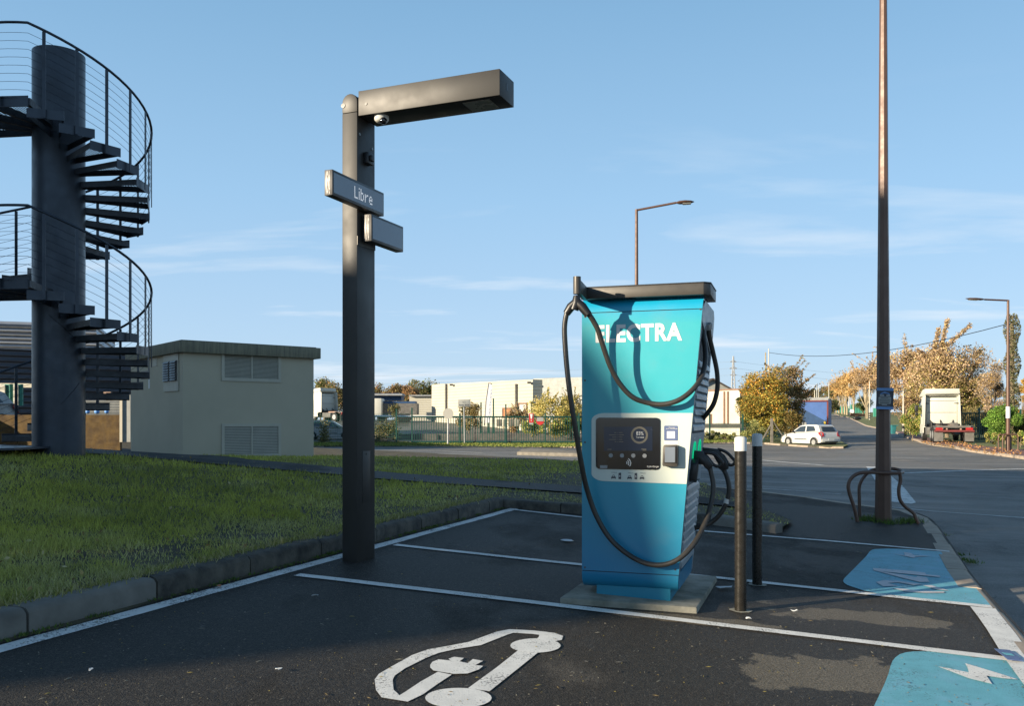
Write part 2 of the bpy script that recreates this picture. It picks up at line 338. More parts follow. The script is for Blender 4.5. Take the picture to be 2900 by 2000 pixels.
def crom(P, n=8):
    P = [Vector(p) for p in P]; Q = [P[0]*2-P[1]]+P+[P[-1]*2-P[-2]]; out = []
    for i in range(1, len(Q)-2):
        a, b, c, d = Q[i-1:i+3]
        for k in range(n):
            t = k/n; out.append(.5*((2*b)+(c-a)*t+(2*a-5*b+4*c-d)*t*t+(3*b-a-3*c+d)*t**3))
    return out+[P[-1]]
def rootloc(o):
    while o.parent: o = o.parent
    return o.location.copy()
def tag(o, label=None, cat=None, group=None, kind=None):
    for k, v in (('label', label), ('category', cat), ('group', group), ('kind', kind)):
        if v: o[k] = v
    return o
def thing(name, loc, label=None, cat=None, group=None, kind=None):
    o = bpy.data.objects.new(name, None); o.empty_display_size = .2; C.objects.link(o); o.location = Vector(loc)
    return tag(o, label, cat, group, kind)
def part(name, mb, mats, parent=None, smooth=None, bev=0., loc=None, label=None, kind=None):
    """vertices are given in world space; the object sits at its root's place (or at loc)"""
    if not isinstance(mats, (list, tuple)): mats = [mats]
    L = rootloc(parent) if parent else (Vector(loc) if loc is not None else Vector((0, 0, 0)))
    me = bpy.data.meshes.new(name); me.from_pydata([v-L for v in mb.v], [], mb.f)
    for m in mats: me.materials.append(M[m] if isinstance(m, str) else m)
    if len(mats) > 1: me.polygons.foreach_set('material_index', mb.m)
    if bev:
        bm = bmesh.new(); bm.from_mesh(me); bmesh.ops.recalc_face_normals(bm, faces=bm.faces)
        es = [e for e in bm.edges if len(e.link_faces) == 2 and e.calc_face_angle(0) > .5]
        bmesh.ops.bevel(bm, geom=es, offset=bev, segments=2, profile=.5, affect='EDGES', clamp_overlap=True)
        bm.to_mesh(me); bm.free()
    else:
        bm = bmesh.new(); bm.from_mesh(me); bmesh.ops.recalc_face_normals(bm, faces=bm.faces); bm.to_mesh(me); bm.free()
    if smooth or bev:
        me.polygons.foreach_set('use_smooth', [True]*len(me.polygons)); me.set_sharp_from_angle(angle=R(smooth or 35))
    me.update()
    o = bpy.data.objects.new(name, me); C.objects.link(o)
    if parent: o.parent = parent
    else: o.location = L
    return tag(o, label, None, None, kind)
def bx(name, c, d, m, parent, ax=None, bev=0., **k): return part(name, MB().box(c, d, ax), m, parent, bev=bev, **k)
def copytree(o, loc=None, parent=None):
    c = o.copy(); C.objects.link(c); c.parent = parent
    if loc is not None: c.location = loc
    for ch in list(o.children): copytree(ch, None, c)
    return c
def textrect(name, s, o, ux, uz, w, h, m, parent, bold=0., off=.0015, shear=0.):
    """flat lettering filling a rectangle: o lower left corner, ux / uz unit vectors"""
    cu = bpy.data.curves.new('t', 'FONT'); cu.body = s; cu.size = 1; cu.offset = bold; cu.shear = shear; cu.resolution_u = 4
    cu.space_character = 1.0+bold*2.2; to = bpy.data.objects.new('t', cu); C.objects.link(to); bpy.context.view_layer.update()
    me = bpy.data.meshes.new_from_object(to.evaluated_get(bpy.context.evaluated_depsgraph_get()))
    bpy.data.objects.remove(to); bpy.data.curves.remove(cu)
    co = np.array([v.co[:] for v in me.vertices]); mn = co.min(0); mxx = co.max(0); d = np.maximum(mxx-mn, 1e-6)
    n = Vector(ux).cross(Vector(uz)); n.normalize()
    mb = MB(); mb.add([Vector(o)+Vector(ux)*(float((c[0]-mn[0])/d[0])*w)+Vector(uz)*(float((c[1]-mn[1])/d[1])*h)+n*off for c in co], [tuple(p.vertices) for p in me.polygons])
    bpy.data.meshes.remove(me)
    return part(name, mb, m, parent)
def sheet(name, pts, dz, m, fn=G, step=None, parent=None, kind='structure', label=None):
    bm = bmesh.new(); vs = [bm.verts.new((p[0], p[1], 0)) for p in pts]
    for t3 in tessellate_polygon([[Vector((p[0], p[1], 0)) for p in pts]]):
        try: bm.faces.new([vs[i] for i in t3])
        except ValueError: pass
    x0, x1 = min(p[0] for p in pts), max(p[0] for p in pts); y0, y1 = min(p[1] for p in pts), max(p[1] for p in pts)
    if step: lx = np.arange(math.ceil(x0/step)*step, x1, step); ly = np.arange(math.ceil(y0/step)*step, y1, step)
    else: lx = XS[(XS > x0) & (XS < x1)]; ly = YS[(YS > y0) & (YS < y1)]
    for k in lx: bmesh.ops.bisect_plane(bm, geom=bm.verts[:]+bm.edges[:]+bm.faces[:], plane_co=(float(k), 0, 0), plane_no=(1, 0, 0), dist=1e-5)
    for k in ly: bmesh.ops.bisect_plane(bm, geom=bm.verts[:]+bm.edges[:]+bm.faces[:], plane_co=(0, float(k), 0), plane_no=(0, 1, 0), dist=1e-5)
    for v in bm.verts: v.co.z = fn(v.co.x, v.co.y)+dz
    bmesh.ops.recalc_face_normals(bm, faces=bm.faces)
    if sum(f.normal.z for f in bm.faces) < 0: bmesh.ops.reverse_faces(bm, faces=bm.faces)
    me = bpy.data.meshes.new(name); bm.to_mesh(me); bm.free(); me.materials.append(M[m])
    me.polygons.foreach_set('use_smooth', [True]*len(me.polygons))
    o = bpy.data.objects.new(name, me); C.objects.link(o); o.parent = parent
    if not parent: tag(o, label, None, None, kind)
    return o
def inpoly(px_, py_, poly):
    n = len(poly); ins = np.zeros(len(px_), bool)
    for i in range(n):
        x1, y1 = poly[i][0], poly[i][1]; x2, y2 = poly[(i+1) % n][0], poly[(i+1) % n][1]
        c = ((y1 > py_) != (y2 > py_)) & (px_ < (x2-x1)*(py_-y1)/((y2-y1) if y2 != y1 else 1e-9)+x1); ins ^= c
    return ins
def npmesh(name, V, Fc, m, cols=None, parent=None, smooth=False):
    """fast mesh from arrays; Fc is (n,3) or (n,4), cols per vertex"""
    L = np.array(rootloc(parent)) if parent else np.zeros(3)
    me = bpy.data.meshes.new(name); n = len(Fc); k = Fc.shape[1]
    me.vertices.add(len(V)); me.vertices.foreach_set('co', (V-L).astype(np.float32).ravel())
    me.loops.add(n*k); me.loops.foreach_set('vertex_index', Fc.astype(np.int32).ravel())
    me.polygons.add(n); me.polygons.foreach_set('loop_start', np.arange(0, n*k, k, dtype=np.int32))
    me.materials.append(M[m]); me.update(calc_edges=True)
    if cols is not None:
        a = me.color_attributes.new('Col', 'FLOAT_COLOR', 'POINT'); cc = np.ones((len(V), 4), np.float32); cc[:, :3] = cols; a.data.foreach_set('color', cc.ravel())
    o = bpy.data.objects.new(name, me); C.objects.link(o)
    if parent: o.parent = parent
    return o
def leafquads(P, size, pal, jit=.25, outward=None):
    n = len(P); a = rng.normal(size=(n, 3)); a /= np.linalg.norm(a, axis=1)[:, None]; b = rng.normal(size=(n, 3)); b = np.cross(a, b); b /= np.linalg.norm(b, axis=1)[:, None]
    s = (size*rng.uniform(.6, 1.3, n))[:, None]
    V = np.stack([P-a*s*.5, P+b*s*.32, P+a*s*.5, P-b*s*.32], 1).reshape(-1, 3)
    Fc = np.arange(4*n).reshape(n, 4)
    pal = np.array(pal, float); ci = pal[rng.integers(0, len(pal), n)]*rng.uniform(1-jit, 1+jit, (n, 1))
    return V, Fc, np.repeat(ci, 4, 0)
# ================================================================== SETTING
def XY(v): return (v[0], v[1])
def off2(pts, d):
    """offset a 2D line to its left by d"""
    out = []
    for i, p in enumerate(pts):
        a = Vector(pts[max(i-1, 0)][:2]); b = Vector(pts[min(i+1, len(pts)-1)][:2]); t = (b-a).normalized()
        out.append((p[0]-t.y*d, p[1]+t.x*d))
    return out
def resample(pts, L):
    pts = [Vector(p[:2]) for p in pts]; out = [pts[0]]; acc = 0.
    for a, b in zip(pts, pts[1:]):
        d = (b-a).length; s = L-acc
        while s <= d: out.append(a+(b-a)*(s/d)); s += L
        acc = d-(s-L)
    if (out[-1]-pts[-1]).length > .12: out.append(pts[-1])
    return out
# base ground out to the horizon
gv = np.array([[XS[i], YS[j], GZ[i, j]-.17] for i in range(len(XS)) for j in range(len(YS))]); nj = len(YS)
gf = np.array([[i*nj+j, (i+1)*nj+j, (i+1)*nj+j+1, i*nj+j+1] for i in range(len(XS)-1) for j in range(nj-1)])
tag(npmesh('ground', gv, gf, 'earth'), kind='structure')
# kerb lines, traced on the ground
kA = px(0, 1449); kB = px(1137.6, 1148); dK = (kB-kA).normalized()
kL0 = kA-dK*9
kR = [px(1137.6, 1148), px(1273, 1159.5), px(1313, 1162), px(1582, 1183), px(1754, 1207)]
right_k = [px(2400, 1530), px(2314, 1430), px(2240, 1350), px(2190, 1290), px(2150, 1230), px(2112, 1180), px(2085, 1164), px(2045, 1153), px(1946, 1141), px(1830, 1124), px(1700, 1109), px(1587, 1097), px(1450, 1077)]
rk2 = [(p.x, p.y) for p in right_k]; rk2 = [(float(q.x), float(q.y)) for q in crom([Vector((*p, 0)) for p in rk2], 4)]; d0 = (Vector(rk2[0])-Vector(rk2[1])).normalized(); rk2 = [tuple(Vector(rk2[0])+d0*12), ]+rk2
near_edge = [px(1307, 1060, RL), px(1119, 1044, RL), px(960, 1034, RL), px(847, 1028, RL), px(710, 1021, RL), px(560, 1017, RL)]
far_k = [px(710, 1011, RL), px(900, 1009, RL), px(1073, 1008, RL), px(1302, 1013, RL), px(1450, 1007, RL), px(1596, 1002, RL), px(1720, 1004, RL), px(1800, 1010, RL), px(1870, 1014, RL), px(1906, 1014, RL), px(1917, 1009, RL), px(1900, 1000, RL), px(1884, 985, RL), px(1876, 965, RL), px(1868, 948, RL), px(1862, 935, RL)]
side_k = [px(1873, 935, RL), px(1918, 945, RL), px(1956, 963.5, RL), px(2018, 976, RL), px(2061, 995, RL), px(2094, 1005, RL), px(2191, 1022, RL), px(2250, 1030, RL), px(2314, 1039, RL), px(2420, 1054, RL)]
lw = near_edge[-1]; lf = far_k[0]
left_far = [(lf.x-30, lf.y-6), ]; left_near = [(lw.x-30, lw.y-7)]
road_poly = rk2+[XY(p) for p in near_edge]+left_near+left_far+[XY(p) for p in far_k+side_k]+[(60, 42), (60, -30), (14, -30)]
sheet('road', road_poly, RL, 'road')
lot_poly = [XY(kL0), XY(kA), XY(kB)]+[XY(p) for p in kR[1:]]+[XY(px(1792, 1178)), XY(px(1660, 1127)), XY(px(1605, 1108))]+rk2[:-4][::-1]+[(8, -20), (-8, -20)]
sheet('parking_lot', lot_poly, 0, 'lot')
# lawn
kLb = [XY(p) for p in (kL0, kA, kB)]
kn = Vector((-dK.y, dK.x)); KW = .17
l1 = [tuple(Vector(XY(p))+kn*KW) for p in (kL0, kA)]; cor = (kB.x-.03, kB.y+KW+.05)
rearb = off2([XY(p) for p in kR], KW)
lawn_poly = l1+[cor]+rearb[1:]+[XY(px(1792, 1176, .05)), XY(px(1660, 1126, .05)), XY(px(1590, 1105, .0)), XY(px(1400, 1074, 0))]+[XY(p) for p in near_edge]+[(left_near[0][0]+12, left_near[0][1]), (-30, 29), (-40, 22), (-40, -4), (-9, -4)]
sheet('lawn', lawn_poly, 0, 'soil', fn=GL, step=1.0)
# footpath across the lawn
def pl(x, y): return px(x, y, 0, GL)
path_top = [pl(-250, 1000), pl(0, 1006), pl(290, 1016), pl(560, 1041), pl(770, 1060), pl(850, 1068), pl(1140, 1090), pl(1310, 1102), pl(1450, 1114), pl(1590, 1127), pl(1680, 1142)]
path_bot = [pl(-250, 1010), pl(0, 1018), pl(290, 1033), pl(560, 1058), pl(770, 1076), pl(850, 1084), pl(1140, 1105), pl(1310, 1117), pl(1450, 1129), pl(1590, 1142), pl(1680, 1152)]
path_poly = [XY(p) for p in path_top]+[XY(p) for p in path_bot[::-1]]
sheet('footpath', path_poly, .022, 'path', fn=GL, step=1.0)
# verge, yard behind the fence, ground behind the side road kerb
yard_poly = [XY(px(500, 1000)), XY(px(720, 1002)), XY(px(1073, 1001)), XY(px(1302, 1006)), XY(px(1450, 1002)), XY(px(1560, 992)), XY(px(1640, 977)), XY(px(1400, 958)), (3, 96), (6, 150), (-45, 150), (-60, 60)]
fk = [XY(p) for p in far_k]
verge_poly = left_far+fk+[XY(px(1780, 948)), (30, 220), (0, 200), (8, 96)]+[XY(px(1640, 977)), XY(px(1560, 992)), XY(px(1450, 1002)), XY(px(1302, 1006)), XY(px(1073, 1001)), XY(px(720, 1002)), XY(px(500, 1000))]+[(-60, 60)]
sheet('verge', verge_poly, -.02, 'verge')
sheet('truck_yard', yard_poly, .0, 'yard')
sk = [XY(p) for p in side_k]
sheet('roadside_grass', sk[:6]+[XY(px(2150, 1010)), XY(px(2300, 1015)), (60, 60), (120, 120), (160, 330)], -.02, 'verge')
sheet('red_pavement', sk[3:]+[XY(px(2420, 1030)), XY(px(2314, 1017)), XY(px(2200, 1007)), XY(px(2100, 990)), XY(px(2060, 977))], .0, 'red')
# kerb stones, each one a piece
def kerb_run(name, pts, w, top, bot, L, m, fn=G, gap=.008, ms=None, side=1, start=0.):
    root = thing(name, (0, 0, 0), kind='structure')
    P = resample(pts, L)
    for i in range(len(P)-1):
        a, b = P[i], P[i+1]; t = (b-a).normalized(); n = Vector((-t.y, t.x))*side
        a = a+t*gap; b = b-t*gap; j = random.uniform(-.006, .006); jo = random.uniform(-.004, .004)
        mb = MB(); vs = []
        for q in (a, b):
            z = fn(q.x, q.y)
            for o_, h in ((0, bot), (0+jo, top-.035+j), (.022+jo, top-.008+j), (.05+jo, top+j), (w, top+j), (w, bot)):
                r = q+n*o_; vs.append((r.x, r.y, z+h))
        mb.add(vs, [(0, 1, 2, 3, 4, 5), (11, 10, 9, 8, 7, 6)]+[(k, (k+1) % 6, 6+(k+1) % 6, 6+k) for k in range(6)])
        o = part('kerb_stone', mb, ms(i, a) if ms else m, root, smooth=50)
    return root
kl = resample([XY(kL0), XY(kB)], 1.02)
kerb_run('lawn_kerb', [XY(kL0), XY(kB)], KW, .145, -.15, 1.02, 'kerb', ms=lambda i, a: 'kerbl' if a.y < kA.y+.42 else 'kerb')
kerb_run('rear_kerb', [tuple(Vector(XY(kR[0]))-Vector((.16, -.04)))]+[XY(p) for p in kR[1:]], KW, .125, -.15, 1.0, 'kerb', fn=lambda X, Y: G(X, Y)+tipf(X, Y), ms=lambda i, a: 'kerbl' if i % 4 == 3 else 'kerb')
kerb_run('roadside_kerb', rk2, .2, .012, -.2, .98, 'kerbw', side=1)
fkk = [left_far[0]]+fk
kerb_run('far_kerb', fkk[:11], .22, -.0, -.25, 1.3, 'kerb', side=1, ms=lambda i, a: 'yellow' if -4 < a.x-a.y*.215 < 1.0 and a.x > 8 and a.y > 55 and False else ('kerbw' if i % 3 else 'kerb'))
kerb_run('side_street_kerb', sk, .2, .02, -.25, 1.6, 'kerbw', side=1)
# yellow kerb inside the yard
yk = [XY(px(1395, 957)), XY(px(1480, 961)), XY(px(1640, 976)), XY(px(1700, 985))]
kerb_run('yellow_kerb', yk, .35, .22, -.1, 2.0, 'yellow', side=1)
# traffic island
isl = [px(1168, 1029, RL), px(1180, 1022, RL), px(1200, 1018.5, RL), px(1320, 1023, RL), px(1450, 1027, RL), px(1450, 1034, RL), px(1310, 1033, RL)]
mb = MB(); n_ = len(isl); mb.add([p+Vector((0, 0, -.05)) for p in isl]+[p+Vector((0, 0, .17)) for p in isl], [tuple(range(n_, 2*n_))]+[(i, (i+1) % n_, n_+(i+1) % n_, n_+i) for i in range(n_)])
part('traffic_island', mb, 'kerbl', None, bev=.04, kind='structure')
# ------------------------------------------------------------------ painted markings
marks = thing('bay_markings', (0, 0, 0), kind='structure')
def stripe(name, pts, w, m, dz=.004, lvl=0., parent=marks, ragged=.006):
    pts = [Vector(p[:2]) for p in pts]; Q = []
    for a, b in zip(pts, pts[1:]):
        k = max(1, int((b-a).length/.35)); Q += [a+(b-a)*(i/k) for i in range(k)]
    Q.append(pts[-1]); l = off2(Q, w/2); r = off2(Q, -w/2)
    j = lambda p: (p[0]+random.uniform(-ragged, ragged), p[1]+random.uniform(-ragged, ragged))
    l = [j(p) for p in l]; r = [j(p) for p in r]
    vs = [(p[0], p[1], G(*p)+lvl+dz) for p in l+r]; n = len(l)
    return part(name, MB().add(vs, [(i, i+1, n+i+1, n+i) for i in range(n-1)]), m, parent)
def patch(name, pix, m, dz=.004, lvl=0., parent=marks):
    P = [px(x, y, lvl) for x, y in pix]
    return sheet(name, [XY(p) for p in P], lvl+dz, m, parent=parent)
lk = Vector(XY(kA)); lkB = Vector(XY(kB)); 
eL = [tuple(lk-Vector((dK.x, dK.y))*9-kn*.12), tuple(lkB-kn*.12+Vector((.05, -.02)))]
stripe('kerb_line', eL, .12, 'whiteworn')
stripe('bay_line', [px(672, 1301), px(1200, 1363), px(1640, 1416), px(2285, 1493)], .105, 'white', .0075)
stripe('bay_line', [px(893, 1233), px(980, 1243), px(1310, 1278), px(1625, 1308), px(1930, 1341), px(2240, 1374)], .10, 'white', .0075)
stripe('bay_line', [px(1150, 1152), px(1311, 1170), px(1595, 1202.5), px(1870, 1224), px(2145, 1248)], .09, 'white', .0075)
stripe('front_line', [px(2222, 1377), px(2310, 1498), px(2400, 1622)], .17, 'white', .011)
Z5 = lambda L: [((1900+a*.43215)/1.2532, (1400+b*.43215)/1.2532) for a, b in L]
Z4 = lambda L: [((1000+a*.43215)/1.2532, (1400+b*.43215)/1.2532) for a, b in L]
ZB = lambda L: [((2350+a*.21608)/1.2532, (1520+b*.21608)/1.2532) for a, b in L]
ZC = lambda L: [((2560+a*.14693)/1.2532, (1800+b*.14693)/1.2532) for a, b in L]
bay1 = patch('blue_bay_patch', Z5([(1250, 1560), (1335, 1388), (1400, 1250), (1425, 1185), (1440, 1130), (1452, 1100), (1470, 1077), (1500, 1055), (1540, 1043), (1590, 1037), (1700, 1036), (1900, 1050), (2120, 1080), (2300, 1122), (2600, 1500), (2500, 1700)]), 'blue', .004)
patch('lightning_bolt', ZC([(650, 635), (850, 668), (1250, 752), (1225, 655), (1175, 570), (1500, 668), (1850, 775), (2205, 890), (1900, 865), (1590, 815), (1700, 978), (1250, 865), (1000, 768)]), 'white', .0095)
bay2 = patch('blue_bay_patch', ZB([(590, 172), (550, 182), (520, 205), (480, 262), (340, 405), (205, 540), (183, 565), (175, 590), (185, 612), (230, 645), (440, 715), (830, 800), (1300, 842), (1800, 905), (2112, 918), (1990, 770), (1850, 590), (1730, 440), (1600, 290), (1550, 215), (1400, 200), (1000, 172), (760, 165)]), 'blue', .004)
patch('lightning_bolt', ZB([(800, 232), (985, 262), (970, 218), (1065, 232), (1110, 262), (1330, 270), (1120, 280), (1105, 296), (1000, 272)]), 'lilac', .0095)
for q in ([(565, 428), (1100, 470), (1245, 490), (1270, 512), (1440, 528), (1448, 550), (1050, 510), (580, 462)],
          [(610, 465), (900, 508), (1130, 550), (1150, 535), (1270, 552), (1305, 612), (1180, 614), (900, 545)],
          [(605, 612), (700, 590), (850, 590), (1100, 625), (1220, 640), (1100, 655), (900, 618), (760, 625), (900, 665), (700, 670)],
          [(1220, 655), (1330, 655), (1570, 728), (1400, 712)],
          [(800, 690), (1000, 705), (1200, 732), (1500, 738), (1500, 755), (1250, 757), (1000, 740)]):
    patch('painted_lettering', ZB(q), 'lilac', .0095)
# electric car symbol in the near bay
def gz(L): return [px(x, y) for x, y in Z4(L)]
stripe('car_outline', gz([(1195, 985), (1240, 965), (1262, 948), (1262, 930), (1240, 918), (1180, 912), (1040, 903), (980, 915), (900, 948), (800, 985), (640, 1012), (530, 1035), (430, 1070), (300, 1140), (225, 1190), (205, 1225), (205, 1290), (245, 1330), (330, 1348), (400, 1310), (500, 1245), (600, 1180)]), .088, 'white', .004)
stripe('car_outline', gz([(1240, 918), (1300, 925), (1335, 935), (1330, 955), (1270, 965)]), .075, 'white', .0045)
stripe('car_axle', gz([(820, 1290), (1160, 1030)]), .115, 'white', .0048)
patch('car_wheel', Z4([(1195+165*math.cos(a), 1000+47*math.sin(a)) for a in np.linspace(0, 6.283, 29)[:-1]]), 'white', .0055)
patch('car_wheel', Z4([(690+218*math.cos(a), 1345+66*math.sin(a)) for a in np.linspace(0, 6.283, 29)[:-1]]), 'white', .0055)
patch('plug_symbol', Z4([(505, 1128), (520, 1108), (560, 1092), (640, 1100), (625, 1088), (662, 1075), (727, 1083), (697, 1105), (750, 1117), (785, 1090), (852, 1102), (800, 1130), (852, 1135), (825, 1158), (750, 1185), (660, 1188), (600, 1178), (525, 1165), (505, 1145)]), 'white', .0062)
# road paint
rm = thing('road_markings', (0, 0, 0), kind='structure')
def rs(n, pix, w, m='white'): return stripe(n, [px(x, y, RL) for x, y in pix], w, m, .006, RL, rm, .01)
rs('lane_line', [(560, 1014), (760, 1016), (1000, 1020), (1090, 1024)], .18)
rs('edge_line', [(560, 1018), (847, 1023), (1100, 1028), (1310, 1036)], .10)
rs('edge_line', [(1600, 1046), (1700, 1049), (1960, 1056)], .16)
rs('edge_line', [(1700, 1039), (1860, 1052)], .22)
patch('give_way_mark', [(1957, 1055), (1990, 1056), (2040, 1100), (2070, 1137), (2060, 1140), (2005, 1134)], 'whiteworn', .006, RL, rm)
rs('stop_line', [(2000, 1146), (2110, 1157), (2210, 1164), (2340, 1173)], .10, 'whiteworn')
rs('stop_line', [(1700, 1104), (1800, 1110), (1900, 1118)], .07, 'whiteworn')
rs('arrow_mark', [(2000, 1034), (2100, 1037)], .12); rs('edge_line', [(2040, 1070), (2180, 1064), (2330, 1060)], .25, 'whiteworn')
# ------------------------------------------------------------------ grass blades on the lawn
pp = [p for p in lawn_poly]
n0 = 900000
Yd = 1/rng.uniform(1/26., 1/4.2, n0); Xd = rng.uniform(-.64, .34, n0)*Yd
keep = (rng.uniform(0, 1, n0) < np.clip(.42+.0*Yd, 0, 1)); Xd, Yd = Xd[keep], Yd[keep]
k = inpoly(Xd, Yd, pp) & ~inpoly(Xd, Yd, path_poly)
kfx, kfy, kmx, kmy = -7.9, 21.0, -5., 23.5
Xd, Yd = Xd[k], Yd[k]
# bare and straw patches, mostly along the kerb
def vn(x, y, s, seed):
    g = np.random.default_rng(seed).uniform(0, 1, (64, 64)); u = x*s; v = y*s; i = np.floor(u).astype(int); j = np.floor(v).astype(int); fu = u-i; fv = v-j
    fu = fu*fu*(3-2*fu); fv = fv*fv*(3-2*fv); q = lambda a, b: g[a % 64, b % 64]
    return q(i, j)*(1-fu)*(1-fv)+q(i+1, j)*fu*(1-fv)+q(i, j+1)*(1-fu)*fv+q(i+1, j+1)*fu*fv
rel = (Xd-kA.x)*kn.x+(Yd-kA.y)*kn.y            # metres behind the kerb face
nn = .5*vn(Xd, Yd, .9, 1)+.3*vn(Xd, Yd, 2.6, 2)+.2*vn(Xd, Yd, 6, 3)
near = np.clip(1-rel/1.5, 0, 1)
bare = np.clip((nn-.50)*5+near*1.1-.15, 0, .93)*np.clip(near*1.6+.35, 0, 1)
k = rng.uniform(0, 1, len(Xd)) > bare*.9; Xd, Yd, nn, near, rel = Xd[k], Yd[k], nn[k], near[k], rel[k]
n = len(Xd); zg = np.array([GL(a, b) for a, b in zip(Xd, Yd)])
hh = .72*(.018+.085*rng.uniform(0, 1, n)**1.8)*(.55+.9*vn(Xd, Yd, 4.2, 12))*(1-.45*near)*(.8+.5*nn); ang = rng.uniform(0, 6.283, n); wv = rng.uniform(.003, .006, n)*np.clip(Yd/7, 1, 3.)
ln = rng.normal(0, .45, (n, 2))*hh[:, None]
A = np.stack([Xd-np.cos(ang)*wv, Yd-np.sin(ang)*wv, zg-.004], 1); B = np.stack([Xd+np.cos(ang)*wv, Yd+np.sin(ang)*wv, zg-.004], 1)
T = np.stack([Xd+ln[:, 0], Yd+ln[:, 1], zg+hh], 1)
straw = np.clip((vn(Xd, Yd, 1.7, 5)-.45)*1.6+near*.9, 0, 1)*rng.uniform(.2, 1, n)
green = np.array([.45, .45, .085]); dk = np.array([.21, .23, .055]); st = np.array([.52, .48, .26])
mixg = vn(Xd, Yd, .8, 8)[:, None]*.7+rng.uniform(0, .5, (n, 1)); mixg = np.clip((mixg-.1)*1.25*(.55+.9*vn(Xd, Yd, 3.1, 11)[:, None]), 0, 1)
cl = (green*mixg+dk*(1-mixg))*(1-straw[:, None]*.75)+st*straw[:, None]*.75; cl *= rng.uniform(.75, 1.3, (n, 1))
V = np.stack([A, B, T], 1).reshape(-1, 3); Fc = np.arange(3*n).reshape(n, 3)
g_ = npmesh('grass', V, Fc, 'grassb', np.repeat(cl, 3, 0)); tag(g_, 'short patchy green grass covering the lawn behind the kerb', 'grass', kind='stuff')
# dead leaves blown on the lawn
m_ = 420; Yl = 1/rng.uniform(1/22., 1/4.6, m_); Xl = rng.uniform(-.6, .1, m_)*Yl; k = inpoly(Xl, Yl, pp); Xl, Yl = Xl[k], Yl[k]
Pl = np.c_[Xl, Yl, np.array([GL(a, b) for a, b in zip(Xl, Yl)])+.035]; V, Fc, Cc = leafquads(Pl, .045, [(.30, .20, .08), (.40, .30, .12), (.22, .14, .07), (.50, .42, .22)])
tag(npmesh('lawn_leaves', V, Fc, 'grassb', Cc), 'dead brown leaves scattered in the lawn', 'leaves', kind='stuff')
# tufts along joints, verge and around the pole foot
def tufts(name, pts, label, h=.07, n=60, spread=.1, pal=((.10, .17, .03), (.16, .20, .05), (.07, .12, .03))):
    P = []; 
    for p in pts:
        q = np.array([float(c) for c in p])[None]+np.c_[rng.normal(0, spread, (n, 2)), np.zeros(n)]; P.append(q)
    P = np.concatenate(P); m = len(P); a = rng.uniform(0, 6.283, m); w = .005*max(1, float(P[:, 1].mean())/8)
    hh = rng.uniform(.3, 1, m)*h; d = np.stack([np.cos(a)*w, np.sin(a)*w, 0*a], 1)
    T = P+np.c_[rng.normal(0, .5, (m, 2))*hh[:, None], hh]
    V = np.stack([P-d, P+d, T], 1).reshape(-1, 3); pl_ = np.array(pal)[rng.integers(0, len(pal), m)]
    return tag(npmesh(name, V, np.arange(3*m).reshape(m, 3), 'grassb', np.repeat(pl_, 3, 0)), label, 'grass', kind='stuff')
tufts('weeds', [px(x, y) for x, y in ((1955, 1176), (1970, 1174), (1985, 1180), (2050, 1182), (2062, 1180), (2020, 1184))], 'low weeds growing around the foot of the brown pole', .09, 90, .09)
tufts('weeds', [px(x, y, -.1) for x, y in ((2128, 1210), (2190, 1268), (2197, 1273), (2165, 1256))], 'weeds sprouting from the joints of the roadside kerb', .05, 50, .05)
vs_ = []
for i in range(900):
    t = random.random(); x = 690+t*960; 
    if 1330 < x < 1570 and random.random() < .0: continue
    y0 = 1008 if x < 1100 else 1010-(max(0, x-1300))*.03; p = px(x, y0-random.random()*7, -.02); vs_.append(p)
tufts('verge_grass', vs_, 'sunlit grass strip between the far kerb and the green fence', .16, 22, .5, ((.20, .24, .05), (.27, .29, .08), (.13, .17, .04)))
# soil, moss and blades along the foot and the back of the lawn kerb
foot_l = [tuple(Vector(XY(kL0))-kn*.02), tuple(Vector(XY(kB))-kn*.02)]
stripe('kerb_foot_dirt', foot_l, .07, 'soil', .003, 0., marks, .02)
tufts('kerb_grass', [Vector((*(Vector(XY(kA))*(1-t)+Vector(XY(kB))*t+kn*(.165+random.uniform(-.02, .05))), G(*(Vector(XY(kA))*(1-t)+Vector(XY(kB))*t))+.13)) for t in np.linspace(-.1, 1, 120)], 'grass blades spilling over the back edge of the lawn kerb', .085, 34, .045, ((.30, .30, .08), (.38, .34, .14), (.20, .22, .06), (.45, .40, .2)))
tufts('kerb_moss', [Vector((*(Vector(XY(kA))*(1-t)+Vector(XY(kB))*t-kn*.02), G(*(Vector(XY(kA))*(1-t)+Vector(XY(kB))*t))+.002)) for t in rng.uniform(-.1, 1, 60)], 'tiny weeds along the foot of the lawn kerb', .03, 20, .03)
# low plants in front of the fences on the right
# ================================================================== CHARGER
ex = Vector((.952, -.306, 0)).normalized(); ey = Vector((-ex.y, ex.x, 0)); ez = Vector((0, 0, 1))
F0 = Vector((.515, 6.52, 0))
def FPl(x, y, d=0.):
    """local (along, up) of a picture point on the charger's front plane pushed back by d"""
    r = Vector(((x-CX)/F, 1, -(y-HY)/F)); o = Vector((0, 0, EYE)); p0 = F0+ey*d
    t = (p0-o).dot(ey)/r.dot(ey); q = o+r*t
    return (q-F0).dot(ex), q.z
def CW(a, d, z): return F0+ex*a+ey*d+ez*z
def FW(x, y, d=0.): a, z = FPl(x, y, d); return CW(a, d, z)
zb = .165; zt = 2.275; DEP = .95
wr = lambda z: .695+(z-.17)/2.11*.185
zg_ = G(F0.x+.4, F0.y+.3)
